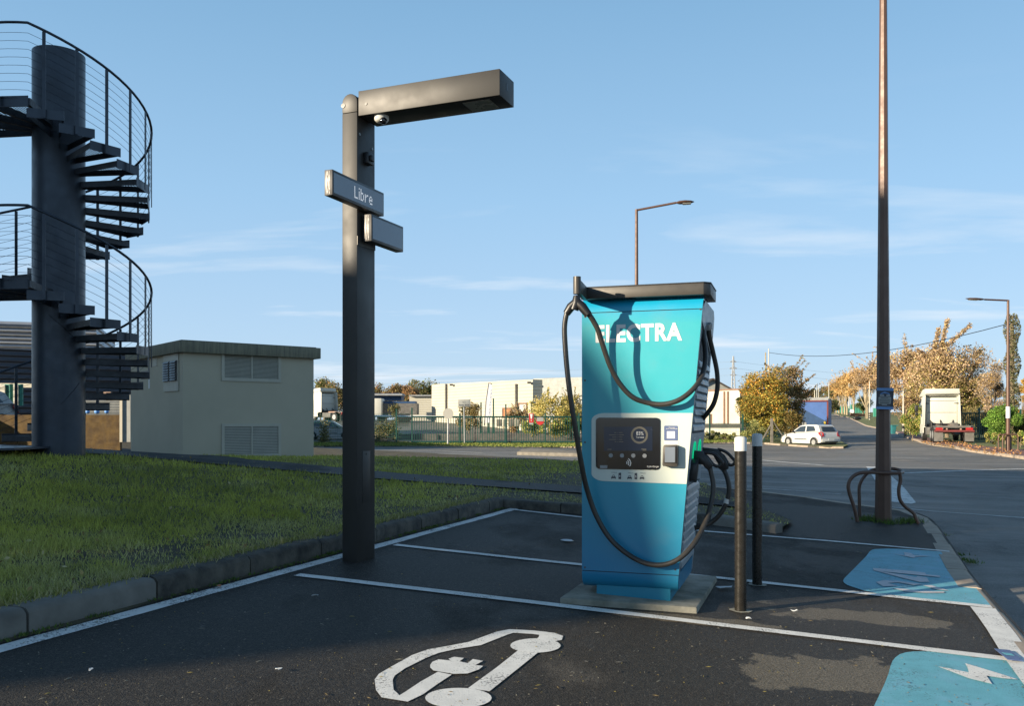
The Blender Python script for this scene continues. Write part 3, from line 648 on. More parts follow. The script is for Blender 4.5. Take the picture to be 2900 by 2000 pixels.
# slab
sb = [px(1265, 1351, .045), px(1575, 1373.5, .045), px(1620, 1302.5, .045)]; sb.append(sb[0]+(sb[2]-sb[1]))
zs = sum(p.z for p in sb)/4
slab = MB().prism([p-Vector((0, 0, .12)) for p in sb], (0, 0, .12))
s_ = part('concrete_slab', slab, 'slab', None, bev=.012, loc=(0, 0, 0)); tag(s_, 'square mossy concrete slab under the turquoise charging station', 'slab')
ch = thing('charging_station', CW(.35, .45, zs), 'tall turquoise electric car charging station with white screen panel and black cables', 'charging station')
# plinth
part('plinth', MB().prism([CW(.10, .05, zs-.05), CW(.64, .05, zs-.05), CW(.64, DEP-.05, zs-.05), CW(.10, DEP-.05, zs-.05)], (0, 0, zb-zs+.07)), 'tealdark', ch)
# profile in (depth, z), front rounded at top and foot
def arc(cx_, cz, r, a0, a1, n=7): return [(cx_+r*math.cos(R(a0+(a1-a0)*i/n)), cz+r*math.sin(R(a0+(a1-a0)*i/n))) for i in range(n+1)]
seam_t = FPl(1450, 703)[1]; seam_b = FPl(1430, 1296)[1]
foot = [(.11, zb), (.06, zb+.006), (.025, zb+.035), (.006, zb+.07), (0, zb+.105), (0, seam_b-.003)]
topp = [(0, seam_t+.003), (.004, seam_t+.035), (.018, seam_t+.065), (.045, seam_t+.095), (.085, seam_t+.118), (.14, zt)]
def loft(prof, m, name, x0=0., inset=0., extra=None):
    mb = MB(); vs = [CW(x0, d, z) for d, z in prof]+[CW(wr(z)-inset, d, z) for d, z in prof]; n = len(prof)
    mb.add(vs, [(i, i+1, n+i+1, n+i) for i in range(n-1)]+([] if not extra else extra)); return part(name, mb, m, ch, smooth=50)
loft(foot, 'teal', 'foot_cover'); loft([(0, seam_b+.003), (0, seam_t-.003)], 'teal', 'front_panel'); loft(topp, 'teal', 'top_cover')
# inner body, closing sides and back (sits 6 mm inside the panels)
pr = [(.006, seam_b-.01), (.006, seam_t+.01), (.03, seam_t+.06), (.09, zt-.03), (.16, zt-.004), (DEP-.10, zt-.004), (DEP-.02, zt-.06), (DEP, zt-.16), (DEP, zb), (.12, zb+.004), (.03, zb+.045), (.010, zb+.11)]
mb = MB(); n = len(pr); vs = [CW(.004, d, z) for d, z in pr]+[CW(wr(z)-.012, d, z) for d, z in pr]
mb.add(vs, [tuple(range(n)), tuple(range(2*n-1, n-1, -1))]+[(i, (i+1) % n, n+(i+1) % n, n+i) for i in range(n)]); part('cabinet', mb, 'recess', ch)
# right side: frame strips, plates, louvres
def SW(d, z, o=0.): return CW(wr(z)+o, d, z)
def splate(name, pts, m, o0=-.012, o1=.0, bev=0.):
    mb = MB(); n = len(pts); mb.add([SW(d, z, o0) for d, z in pts]+[SW(d, z, o1) for d, z in pts], [tuple(range(n))[::-1], tuple(range(n, 2*n))]+[(i, (i+1) % n, n+(i+1) % n, n+i) for i in range(n)])
    return part(name, mb, m, ch, bev=bev)
splate('side_frame', [(.008, seam_b), (.055, seam_b), (.055, seam_t+.02), (.03, seam_t+.05), (.008, seam_t)], 'bluegrey')
splate('side_frame', [(DEP-.06, zb+.02), (DEP, zb+.02), (DEP, zt-.2), (DEP-.06, zt-.2)], 'bluegrey')
splate('upper_side_plate', [(.055, seam_t-.0), (.09, zt-.05), (.17, zt-.01), (DEP-.10, zt-.01), (DEP-.02, zt-.06), (DEP, zt-.16), (DEP, 1.93), (DEP-.06, 1.93), (.075, seam_t-.08)], 'bluegrey')
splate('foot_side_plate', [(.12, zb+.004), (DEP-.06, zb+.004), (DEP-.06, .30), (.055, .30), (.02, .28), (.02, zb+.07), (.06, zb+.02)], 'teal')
splate('socket_plate', [(.056, .93), (DEP-.061, .93), (DEP-.061, 1.30), (.056, 1.30)], 'bluegrey')
for z0, z1, n in ((1.32, 1.84, 9), (.33, .92, 9)):
    st_ = (z1-z0)/n
    for i in range(n):
        z = z0+i*st_
        vs = [SW(.075, z, .012), SW(DEP-.085, z, .012), SW(DEP-.085, z+st_*.55, .004), SW(.075, z+st_*.55, .004), SW(.075, z+st_*.92, -.012), SW(DEP-.085, z+st_*.92, -.012), SW(.075, z, -.012), SW(DEP-.085, z, -.012)]
        part('side_louvre', MB().add(vs, [(0, 1, 2, 3), (3, 2, 5, 4), (0, 6, 7, 1), (0, 3, 4, 6), (1, 7, 5, 2)]), 'bluegrey', ch)
# ivory panel with rounded left corners
def FQ(pts, d=-.003): return [FW(x, y, d) for x, y in pts]
def rrect(x0, y0, x1, y1, r, n=6, cs=(1, 1, 1, 1)):
    out = []
    for i, (cx_, cy, a0) in enumerate(((x1-r, y0+r, -90), (x1-r, y1-r, 0), (x0+r, y1-r, 90), (x0+r, y0+r, 180))):
        if cs[i]: out += [(cx_+r*math.cos(R(a0+90*k/n)), cy+r*math.sin(R(a0+90*k/n))) for k in range(n+1)]
        else: out.append(((x1, y0), (x1, y1), (x0, y1), (x0, y0))[i])
    return out
def warp(P, q):
    """unit square (0..1,0..1, y down) to the picture quad q = tl,tr,br,bl"""
    return [tuple(q[0][k]*(1-u)*(1-v)+q[1][k]*u*(1-v)+q[2][k]*u*v+q[3][k]*(1-u)*v for k in (0, 1)) for u, v in P]
def fplate(name, pix, m, d=-.003, th=.004, bev=0., parent=None, smooth=None):
    P = [FW(x, y, d) for x, y in pix]; return part(name, MB().prism(P, ey*(th)), m, parent or ch, bev=bev, smooth=smooth)
ivq = [(1337, 934), (1557.5, 934), (1545.5, 1093), (1337, 1087)]
wz = lambda z: wr(z)
ip = [FPl(x, y) for x, y in warp(rrect(0, 0, 1, 1, .11, 7, (0, 0, 1, 1)), [(1337, 934), (1600, 934), (1600, 1095.5), (1337, 1087)])]
ip = [(min(a, wz(z)-.001), z) for a, z in ip]
ivory = part('ivory_panel', MB().prism([CW(a, -.004, z) for a, z in ip], ey*.0035), 'ivory', ch)
def P6(L): return [((1650+a*.15667)/1.2532, (1150+b*.15667)/1.2532) for a, b in L]
scr = part('screen_surround', MB().prism([FW(x, y, -.010) for x, y in P6(warp(rrect(0, 0, 1, 1, .065, 5), [(240, 213), (1402, 216), (1398, 1160), (240, 1140)]))], ey*.008), 'screen', ch, smooth=30)
fplate('display', P6([(385, 380), (1262, 378), (1262, 812), (385, 815)]), 'display', -.0115, .0015, parent=scr)
# dial
c0 = FW(*P6([(1025, 530)])[0], -.0125); ra = .062; mb = MB()
rr = [c0+ex*(ra*math.cos(t))+ez*(ra*math.sin(t)) for t in np.linspace(0, 2*math.pi, 41)[:-1]]; r2 = [c0+ex*(ra*.76*math.cos(t))+ez*(ra*.76*math.sin(t)) for t in np.linspace(0, 2*math.pi, 41)[:-1]]
mb.add(rr+r2, [(i, (i+1) % 40, 40+(i+1) % 40, 40+i) for i in range(40)]); part('charge_dial', mb, 'ring', scr)
def ftext(s, pix, w, h, m, parent, bold=0., d=-.013, name='lettering'):
    o = FW(*pix, d); return textrect(name, s, o, ex, ez, w, h, m, parent, bold, 0.)
ftext('83%', P6([(970, 530)])[0], .052, .026, 'print', scr); ftext('Terminé', P6([(965, 585)])[0], .058, .014, 'print', scr)
mb = MB()
for i, (a, b, c, d) in enumerate(((570, 610, 655, 720), (480, 612, 655, 745), (535, 610, 655, 720), (480, 612, 655, 720), (580, 610, 655, 735))):
    y = 485+i*41
    for x0, x1 in ((a, b), (c, d), (628, 642)):
        p0 = FW(*P6([(x0, y+4)])[0], -.0125); p1 = FW(*P6([(x1, y-4)])[0], -.0125); al = (p1-p0).dot(ex); h = abs(p1.z-p0.z)
        mb.add([p0, p0+ex*al, p0+ex*al+ez*h, p0+ez*h], [(0, 1, 2, 3)])
for x0, x1, y in ((450, 520, 790), (1060, 1150, 785), (1080, 1150, 805)):
    p0 = FW(*P6([(x0, y+4)])[0], -.0125); p1 = FW(*P6([(x1, y-4)])[0], -.0125); al = (p1-p0).dot(ex)
    mb.add([p0, p0+ex*al, p0+ex*al+ez*.005, p0+ez*.005], [(0, 1, 2, 3)])
part('screen_line', mb, 'ring', scr, kind='stuff')
for i, (x, m_) in enumerate(((512, 'green'), (715, 'zinc'), (917, 'ring'), (1122, 'ring'))):
    c = FW(*P6([(x, 897+i*2)])[0], -.010); part('push_button', MB().cyl(c, c-ey*.008, .0155, 16), 'zinc', scr, smooth=40)
mb = MB(); c = FW(*P6([(775, 1035)])[0], -.0125)
for r_ in (.014, .027, .041):
    q = [R(-38+96*k/8) for k in range(9)]; n = 9
    mb.add([c+ex*(r_*math.cos(t))+ez*(r_*math.sin(t)) for t in q]+[c+ex*((r_-.006)*math.cos(t))+ez*((r_-.006)*math.sin(t)) for t in q], [(i, i+1, n+i+1, n+i) for i in range(n-1)])
part('contactless_symbol', mb, 'print', scr)
ftext('hypercharger', P6([(1165, 1120)])[0], .087, .017, 'print', scr)
fplate('serial_label', P6([(313, 1075), (447, 1075), (447, 1130), (313, 1130)]), 'zinc', -.012, .0015, parent=scr)
# sticker (its square code is left out) and note
fplate('info_sticker', P6(warp(rrect(0, 0, 1, 1, .08, 4), [(1473, 358), (1722, 358), (1722, 632), (1473, 628)])), 'sticker', -.006, .001)
ftext('Scannez', P6([(1556, 402)])[0], .042, .009, 'print', ch, d=-.0072); ftext('pour commencer !', P6([(1510, 424)])[0], .088, .009, 'print', ch, .01, d=-.0072)
fplate('sticker_blank', P6([(1522, 460), (1668, 460), (1668, 590), (1522, 590)]), 'print', -.0072, .001)
fplate('assistance_sticker', P6(warp(rrect(0, 0, 1, 1, .12, 3), [(1473, 634), (1722, 636), (1722, 702), (1473, 698)])), 'print', -.006, .001)
# payment terminal
tq = [(1450, 710), (1752, 710), (1752, 1112), (1436, 1108)]
def prot(name, q, d0, d1, m, bev, parent=None):
    P = [FW(x, y, d1) for x, y in P6(q)]; return part(name, MB().prism(P, ey*(d0-d1)), m, parent or ch, bev=bev)
te = prot('payment_terminal', warp(rrect(0, 0, 1, 1, .1, 4), [(1452, 712), (1715, 708), (1715, 1100), (1438, 1092)]), -.004, -.062, 'bracket', .004)
prot('terminal_bezel', [(1468, 735), (1692, 732), (1690, 1040), (1462, 1040)], -.06, -.068, 'bronze', .002, te)
prot('terminal_screen', [(1490, 748), (1670, 745), (1668, 1022), (1484, 1022)], -.066, -.070, 'panelglass', 0, te)
# pictograms under the screen
def pict(kind, x0, y0, w, h):
    mb = MB(); U = lambda u, v: FW(*P6([(x0+u*w, y0+v*h)])[0], -.0062)
    def q(pts): P = [U(*p) for p in pts]; mb.prism(P, ey*.0008)
    if kind == 'car':
        q([(.0, .98), (.0, .55), (.12, .42), (.88, .42), (1, .55), (1, .98), (.84, .98), (.84, .82), (.16, .82), (.16, .98)])
        q([(.16, .42), (.28, .05), (.34, 0), (.66, 0), (.72, .05), (.84, .42), (.74, .42), (.66, .13), (.34, .13), (.26, .42)])
    else: q([(.05, .06), (1, 0), (1, 1), (0, .97)])
    o = part('car_pictogram' if kind == 'car' else 'charger_pictogram', mb, 'ink', ch)
    if kind != 'car':
        mb = MB(); U2 = lambda u, v: FW(*P6([(x0+u*w, y0+v*h)])[0], -.0070)
        mb.poly([U2(*p) for p in ((.62, .28), (.18, .56), (.46, .54), (.38, .8), (.82, .48), (.54, .5))]); part('bolt_symbol', mb, 'print', o)
pict('car', 517, 1250, 82, 72); pict('ch', 648, 1208, 46, 118); pict('car', 808, 1258, 80, 72); pict('ch', 938, 1213, 46, 118); pict('car', 1033, 1262, 78, 72)
ftext('Véhicule', P6([(520, 1212)])[0], .04, .007, 'ink', ch, d=-.0055); ftext('Véhicule', P6([(815, 1222)])[0], .04, .007, 'ink', ch, d=-.0055); ftext('Véhicule', P6([(1040, 1225)])[0], .04, .007, 'ink', ch, d=-.0055)
# name on the front
a0, z0 = FPl(1346, 775.5); a1, z1 = FPl(1541.5, 735)
textrect('name_lettering', 'ELECTRA', CW(a0, -.0, z0), ex, ez, a1-a0, .131, 'print', ch, .036, .0025)
# small fittings: panel screws, lock and drip marks
for x, y in ((1322, 716), (1583, 699), (1322, 1283), (1526, 1288), (1322, 1000), (1322, 860)): c = FW(x, y, 0.); part('panel_screw', MB().cyl(c+ey*.002, c-ey*.0025, .007, 10), 'bracket', ch)
for z in (.45, 1.05, 1.6): part('side_hinge', MB().cyl(SW(.03, z, .004), SW(.03, z+.07, .004), .008, 8), 'bluegrey', ch)
# cable bracket on top
zt0, zt1 = 2.281, 2.362
bar0 = CW(.055, .02, 0)
part('top_bracket', MB().prism([CW(-.0, -.045, zt0), CW(.885, -.045, zt0), CW(.93, -.0, zt0), CW(.93, .42, zt0), CW(.86, .42, zt0), CW(.86, .04, zt0), (CW(.02, .04, zt0))], ez*(zt1-zt0)), 'bracket', ch, bev=.004)
part('bracket_cap', MB().prism([CW(-.0, -.047, zt1), CW(.887, -.047, zt1), CW(.934, -.002, zt1), CW(.934, .42, zt1), CW(.0, .42, zt1)], ez*.008), 'black', ch)
tip = PP(1307, 655, F0.y-.31)
tl = Vector((tip.x, tip.y, 0)); b0 = CW(.03, -.02, 0)
part('bracket_arm', MB().bar(Vector((b0.x, b0.y, zt0+.042)), Vector((tl.x, tl.y, zt0+.052)), .035, .095), 'bracket', ch, bev=.004)
part('arm_end', MB().cyl(Vector((tl.x-.01, tl.y-.01, zt0+.0)), Vector((tl.x-.01, tl.y-.01, zt0+.122)), .027, 20), 'bracket', ch, smooth=40)
# cables
dt = (tip-F0).dot(ey)
def cpts(L): return [FW(x, y, d) for x, y, d in L]
ytop = cpts([(1303, 664, dt), (1303, 676, dt)])
part('cable_clamp', MB().tube(cpts([(1303, 668, dt), (1303, 684, dt), (1297, 700, dt)]), [.022, .034, .032], 12).tube(cpts([(1303, 682, dt), (1316, 694, dt), (1330, 712, dt)]), [.03, .033, .027], 12).tube(cpts([(1303, 682, dt), (1290, 694, dt), (1280, 709, dt)]), [.03, .033, .027], 12), 'black', ch, smooth=50)
c1 = [(1281, 706, dt), (1276.5, 730, dt), (1276, 760, dt), (1281, 830, dt), (1290, 905, dt), (1302, 980, dt+.03), (1313, 1045, dt+.08), (1326, 1105, -.13), (1347, 1165, -.09), (1378, 1217, -.075), (1418, 1253, -.07), (1460, 1274, -.07), (1500, 1277, -.07), (1535, 1263, -.06), (1566, 1232, -.0), (1590, 1190, .12), (1606, 1142, .22), (1612, 1100, .26), (1606, 1065, .27), (1599, 1047, .27)]
part('charging_cable', MB().tube(crom(cpts(c1)), .0185, 12), 'rubber', ch, smooth=60)
c2 = [(1328, 706, dt), (1341, 726, dt+.03), (1352, 748, dt+.055), (1363, 783, dt+.09), (1379, 828, dt+.13), (1401, 868, dt+.165), (1430, 898, dt+.195), (1465, 911, -.08), (1500, 914, -.08), (1535, 904, -.075), (1566, 880, -.04), (1586, 850, .05), (1594, 815, .15), (1593, 785, .24), (1590, 760, .28), (1589, 738, .30)]
part('charging_cable', MB().tube(crom(cpts(c2)), .0185, 12), 'rubber', ch, smooth=60)
c3 = [(1601, 742, .42), (1604, 765, .46), (1612, 800, .52), (1620, 840, .56), (1621, 878, .58), (1613, 912, .60), (1597, 936, .66), (1580, 955, .8)]
part('charging_cable', MB().tube(crom(cpts(c3)), .0185, 12), 'rubber', ch, smooth=60)
part('cable_gland', MB().cyl(FW(1599, 732, .40), FW(1602, 744, .42), .028, 12).cyl(FW(1600, 735, .41), FW(1601, 739, .415), .034, 8), 'zinc', ch, smooth=40)
c4_ = [(1624, 1052, .62), (1637, 1065, .62), (1646, 1090, .62), (1647, 1115, .62), (1640, 1140, .62), (1625, 1165, .62), (1608, 1180, .62), (1588, 1190, .6), (1570, 1194, .6)]
part('charging_cable', MB().tube(crom(cpts(c4_)), .0185, 12), 'rubber', ch, smooth=60)
part('cable_tag', MB().tube(cpts([(1643.5, 1128, .62), (1640.5, 1138, .62)]), .0205, 12), 'print', ch, smooth=60)
# plugs: body, angled neck, open D handle
PZ = lambda L: [((1900+a*.18792)/1.2532, (1230+b*.18792)/1.2532) for a, b in L]
def plug(d, outl, hand, hole, w):
    def ext(L, m, name, ww, parent=ch, bev=.006):
        P = [FW(x, y, d-ww/2) for x, y in PZ(L)]; return part(name, MB().prism(P, ey*ww), m, parent, bev=bev)
    b = ext(outl, 'black', 'plug', w)
    # handle as a swept loop
    P = [FW(x, y, d) for x, y in PZ(hand)]
    part('handle', MB().tube(crom(P+[P[0]], 4), .012, 8), 'black', b, smooth=60)
plug(.27, [(300, 245), (480, 262), (600, 420), (640, 478), (560, 552), (505, 500), (480, 462), (300, 452)], [(470, 275), (560, 282), (665, 305), (730, 370), (775, 430), (745, 475), (690, 485), (630, 450), (560, 360)], None, .07)
plug(.62, [(470, 200), (700, 225), (760, 300), (830, 400), (868, 480), (860, 530), (800, 552), (740, 510), (700, 440), (640, 330), (540, 265), (470, 250)], [(700, 230), (770, 245), (850, 285), (915, 350), (965, 412), (950, 450), (900, 470), (860, 440), (800, 340), (750, 300)], None, .06)
for d_, (x, y0, y1) in ((.27, (1557.5, 1000, 1050)), (.62, (1580, 998, 1040))):
    z0_, z1_ = FPl(x, y1, d_)[1], FPl(x, y0, d_)[1]
    pts = [SW(d_+.075*math.cos(t), (z0_+z1_)/2+(.085)*math.sin(t), .004) for t in np.linspace(0, 2*math.pi, 17)]
    part('socket_light_ring', MB().tube(pts, .006, 6), 'green', ch, smooth=60)
textrect('standard_mark', 'CCS', SW(.17, 1.235, .001), Vector((ey.x, ey.y, 0)), Vector((.087, 0, 1)).normalized(), .12, .035, 'print', ch, .02, .001)
textrect('standard_mark', 'CCS', SW(.56, 1.235, .001), Vector((ey.x, ey.y, 0)), Vector((.087, 0, 1)).normalized(), .12, .035, 'print', ch, .02, .001)
textrect('standard_mark', 'CCS', SW(.50, 1.02, .001), Vector((ey.x, ey.y, 0)), Vector((.087, 0, 1)).normalized(), .10, .035, 'print', ch, .02, .001)
splate('cable_hook', [(.11, .96), (.2, .94), (.24, 1.04), (.2, 1.12), (.11, 1.08)], 'black', 0., .05, .008)
# ================================================================== BOLLARDS
def bollard(base, top, r, label):
    o = thing('bollard', base, label, 'bollard', 'bollards beside the charging station'); h = top-base.z
    part('post', MB().cyl(base-Vector((0, 0, .03)), base+Vector((0, 0, h-.105)), r, 28), 'bollard', o, smooth=40)
    mb = MB(); mb.tube([base+Vector((0, 0, h-.105)), base+Vector((0, 0, h-.016)), base+Vector((0, 0, h-.006)), base+Vector((0, 0, h))], [r+.0015, r+.0015, r*.9, r*.45], 28); part('white_band', mb, 'bollardw', o, smooth=60)
    mb = MB(); q = [base+Vector((math.cos(t)*r*random.uniform(1.6, 2.1), math.sin(t)*r*random.uniform(1.5, 2.), .006)) for t in np.linspace(0, 6.283, 15)[:-1]]
    for p in q: p.z = G(p.x, p.y)+.006
    mb.poly(q); part('mortar_ring', mb, 'concrete', o); return o
p1 = px(1673.5, 1382); bollard(p1, EYE-(986.5-HY)/F*p1.y, 13.2/F*p1.y, 'nearer black bollard with white top, left of the pair, at the corner of the slab')
p2 = px(1711, 1323); bollard(p2, EYE-(980-HY)/F*p2.y, 11/F*p2.y, 'farther black bollard with white top in shade, right of the pair')
# ================================================================== DISPLAY LAMP COLUMN
ax_ = Vector((.928, -.373, 0)).normalized(); an = Vector((.373, .928, 0)).normalized()
cb_ = px(807, 1273); Cx = Vector((cb_.x, cb_.y, 0)); cz0 = cb_.z
def K(a, n_, z): return Cx+ax_*a+an*n_+ez*z
def boxK(a0, a1, n0, n1, z0, z1): return MB().prism([K(a0, n0, z0), K(a1, n0, z0), K(a1, n1, z0), K(a0, n1, z0)], ez*(z1-z0))
pc = thing('display_lamp_post', K(-.07, .14, cz0), 'dark square lamp post with cantilever arm and two display boxes at the kerb', 'lamp post')
zz_ = lambda y: EYE-(y-HY)/F*Cx.y
PWa, PWn = .150, .296
part('post_shaft', boxK(-PWa, 0, 0, PWn, cz0-.1, zz_(252)), 'bronze', pc, bev=.004)
# rounded head
zc_ = zz_(252)+.003; mb = MB(); r_ = PWa/2; hh_ = zz_(209)-r_
prof = [(-PWa, zc_), (0, zc_), (0, hh_)]+[(-r_+r_*math.cos(t), hh_+r_*math.sin(t)) for t in np.linspace(0, math.pi, 11)[1:]]
mb.prism([K(a, 0, z) for a, z in prof], an*PWn); part('post_head', mb, 'bronze', pc, bev=.003)
arm_t, arm_b = zz_(206), zz_(262); arm = part('lamp_arm', boxK(.012, 1.335, .0, .31, arm_b, arm_t), 'bronze', pc, bev=.004)
part('arm_hinge', boxK(-.02, .02, .03, .27, arm_b+.03, arm_t-.04), 'black', pc)
part('lamp_diffuser', boxK(.98, 1.22, .05, .26, arm_b-.006, arm_b+.001), 'lampglass', arm)
part('screw', MB().cyl(K(.09, -.004, arm_t-.12), K(.09, .004, arm_t-.12), .012, 12), 'black', arm)
part('end_mark', boxK(1.334, 1.337, .14, .17, arm_t-.13, arm_t-.07), 'black', arm)
dm = part('dome_camera', MB().tube([K(.19, .09, arm_b+.002), K(.19, .09, arm_b-.03), K(.19, .09, arm_b-.05)], [.065, .062, .045], 20), 'camwhite', pc, smooth=50)
part('camera_lens', MB().ball(K(.225, .06, arm_b-.05), .032, 14, 8), 'screen', dm, smooth=80)
part('sensor_box', boxK(.0, .05, .10, .20, zz_(362), zz_(336)), 'black', pc, bev=.006); part('sensor_eye', boxK(.05, .075, .12, .17, zz_(356), zz_(343)), 'black', pc, bev=.004)
for n_, z_ in ((.04, zz_(300)), (.25, zz_(318))): part('screw', MB().cyl(K(-.002, n_, z_), K(.004, n_, z_), .012, 10), 'zinc', pc)
part('head_screw', MB().cyl(K(-.14, -.005, zz_(234)), K(-.14, .005, zz_(234)), .02, 12), 'black', pc)
part('joint_plate', boxK(-.001, .004, -.0, .30, zz_(553), zz_(533)), 'bracket', pc)
part('service_hatch', boxK(-.001, .0022, .085, .215, zz_(1140), zz_(1021)), 'bronze', pc, bev=.001)
part('hatch_lock', MB().cyl(K(.001, .15, zz_(1028)), K(.0045, .15, zz_(1028)), .009, 8), 'black', pc)
def disp(s0, s1, a0, a1, yt, yb, s_near):
    zn = Cx.y+ax_.y*a1+an.y*s0; t_ = EYE-(yt-HY)/F*zn; b_ = EYE-(yb-HY)/F*zn
    h = part('display_housing', boxK(a0, a1, s0, s1, b_, t_), 'signbox', pc, bev=.003)
    for q in (.33, .62): part('housing_groove', boxK(a0+(a1-a0)*q, a0+(a1-a0)*q+.006, s0-.003, s0+.002, b_+.01, t_-.01), 'black', h)
    part('display_glass', boxK(a1-.001, a1+.002, s0+.018, s1-.018, b_+.022, t_-.022), 'panelglass', h); return h, b_, t_
h1, b1, t1 = disp(-.54, .275, .03, .105, 382, 440, 0)
h2, b2, t2 = disp(.055, .62, .03, .110, 483, 544, 0)
part('display_bracket', boxK(.0, .031, .04, .25, b1+.03, t1-.03), 'black', pc); part('display_bracket', boxK(.0, .031, .08, .25, b2+.03, t2-.03), 'black', pc)
font = {'L': ['1000', '1000', '1000', '1000', '1000', '1000', '1111'], 'i': ['1', '0', '1', '1', '1', '1', '1'], 'b': ['1000', '1000', '1110', '1001', '1001', '1001', '1110'],
        'r': ['0000', '0000', '1011', '1100', '1000', '1000', '1000'], 'e': ['0000', '0000', '0110', '1001', '1111', '1000', '0111']}
mb = MB(); cur = -.215; dz_ = (t1-b1)*.41/7*1.18
for chh in 'Libre':
    g = font[chh]
    for r_, row in enumerate(g):
        for c_, v in enumerate(row):
            if v == '1':
                for q in (0, .48):
                    n_ = cur+c_*.0135; z_ = (t1+b1)/2+dz_*(3-r_)-q*dz_
                    mb.add([K(.1078, n_, z_), K(.1078, n_+.0115, z_), K(.1078, n_+.0115, z_+dz_*.34), K(.1078, n_, z_+dz_*.34)], [(0, 1, 2, 3)])
    cur += (len(g[0])+1.1)*.0135
part('led_lettering', mb, 'led', h1)
# ================================================================== BUILDINGS OUT OF FRAME (they cast the car park's shade)
ud = Vector((math.sin(R(SUN_AZ)), math.cos(R(SUN_AZ)), 0)); vd = Vector((-ud.y, ud.x, 0)); TE = math.tan(R(SUN_EL))
def UV(u, v, z=0.): return ud*u+vd*v+ez*z
ob = thing('office_building', UV(-25, 17), 'long beige office building left of the car park, out of the picture', 'building')
fp = [(7.65, -20.3), (17.7, -19.3), (27.3, -31.5), (27.3, -46), (7.65, -46)]; OH = 12.6
part('wall', MB().prism([UV(u, v, -1) for v, u in fp], ez*(OH+1)), 'offwall', ob)
for i in range(3):
    for k in range(7):
        a = UV(-20.3, 7.65)*(1-(k+.5)/7)+UV(-19.3, 17.7)*((k+.5)/7); t = (UV(-19.3, 17.7)-UV(-20.3, 7.65)).normalized(); nrm_ = Vector((t.y, -t.x, 0))
        if nrm_.dot(ud) < 0: nrm_ = -nrm_
        part('window', MB().box(a+ez*(2+i*3.4), (.95, .08, 1.5), (t, nrm_, ez)), 'glass', ob)
hb = thing('gabled_house', UV(-30, 5), 'tile roofed house behind the car park, out of the picture', 'building')
vv = [(-4, 0), (7.62, 0), (7.62, 10.4), (6.4, 10.4), (5.8, 10.35), (5.3, 9.95), (5.05, 9.5), (4.88, 8.5), (4.7, 6.5), (4.4, 4.6), (4.0, 3.4), (2.0, 3.0), (-4, 2.8)]
part('wall', MB().prism([UV(-27, v, z) for v, z in vv], -ud*9), 'offwall', hb)
part('roof', MB().prism([UV(-26.9, v, z) for v, z in ((7.62, 10.43), (6.4, 10.43), (5.8, 10.28), (5.3, 9.78), (5.3, 9.6), (5.8, 10.1), (6.4, 10.3), (7.62, 10.3))], -ud*9.2), 'tile', hb)
# ================================================================== KIOSK
k1 = on(413, 21.0); k1 = Vector((k1.x, k1.y, 0)); kd = Vector((2390, 2000, 0)).normalized(); kl_ = Vector((-1616, 2000, 0)).normalized()
KZ = 21.0; kW = 3.41; kD = 4.19; ktop = EYE+(HY-797)/F*KZ; kroof = EYE+(HY-768.5)/F*(KZ-.2)
def KK(a, b, z): return k1+kd*a+kl_*b+ez*z
kz0 = GL(k1.x, k1.y)-.5
ki = thing('transformer_kiosk', KK(kW/2, kD/2, kz0+.5), 'beige rendered utility kiosk with louvred vents and flat concrete roof on the lawn', 'kiosk')
def kbox(name, a0, a1, b0, b1, z0, z1, m, parent=ki, bev=0.):
    return part(name, MB().prism([KK(a0, b0, z0), KK(a1, b0, z0), KK(a1, b1, z0), KK(a0, b1, z0)], ez*(z1-z0)), m, parent, bev=bev)
kbox('wall', 0, kW, 0, kD, kz0, ktop+.02, 'render'); kbox('roof_slab', -.12, kW+.14, -.14, kD+.12, ktop, kroof, 'fascia', bev=.012)
kbox('roof_membrane', -.05, kW+.05, -.05, kD+.05, kroof+.001, kroof+.02, 'roofd')
def kfront(x, y):
    r = Vector(((x-CX)/F, 1, -(y-HY)/F)); o = Vector((0, 0, EYE)); n = Vector((kd.y, -kd.x, 0)); t = (k1-o).dot(n)/r.dot(n); q = o+r*t; return (q-k1).dot(kd), q.z
def kleft(x, y):
    r = Vector(((x-CX)/F, 1, -(y-HY)/F)); o = Vector((0, 0, EYE)); n = Vector((kl_.y, -kl_.x, 0)); t = (k1-o).dot(n)/r.dot(n); q = o+r*t; return (q-k1).dot(kl_), q.z
for ya, yb in ((794, 861), (958, 1037)):
    a0, z1_ = kfront(500, ya); a1, _ = kfront(634.5, ya); _, z0_ = kfront(500, yb); 
    v = kbox('vent', a0+.02, a1-.02, -.001, .02, z0_+.02, z1_-.02, 'void')
    w_ = .075; mid = (a0+a1)/2
    for q in ((a0, a1, z1_-w_, z1_), (a0, a1, z0_, z0_+w_), (a0, a0+w_, z0_+w_, z1_-w_), (a1-w_, a1, z0_+w_, z1_-w_), (mid-.018, mid+.018, z0_+w_, z1_-w_)):
        kbox('vent_frame', q[0], q[1], -.025, .0, q[2], q[3], 'frame', v)
    for x0_, x1_ in ((a0+w_, mid-.018), (mid+.018, a1-w_)):
        mb = MB(); n = 18; st_ = (z1_-z0_-2*w_)/n
        for i in range(n):
            z = z0_+w_+i*st_; mb.add([KK(x0_, -.016, z), KK(x1_, -.016, z), KK(x1_, -.003, z+st_*.8), KK(x0_, -.003, z+st_*.8)], [(0, 1, 2, 3)])
        part('louvre_slats', mb, 'louvre', v, kind='stuff')
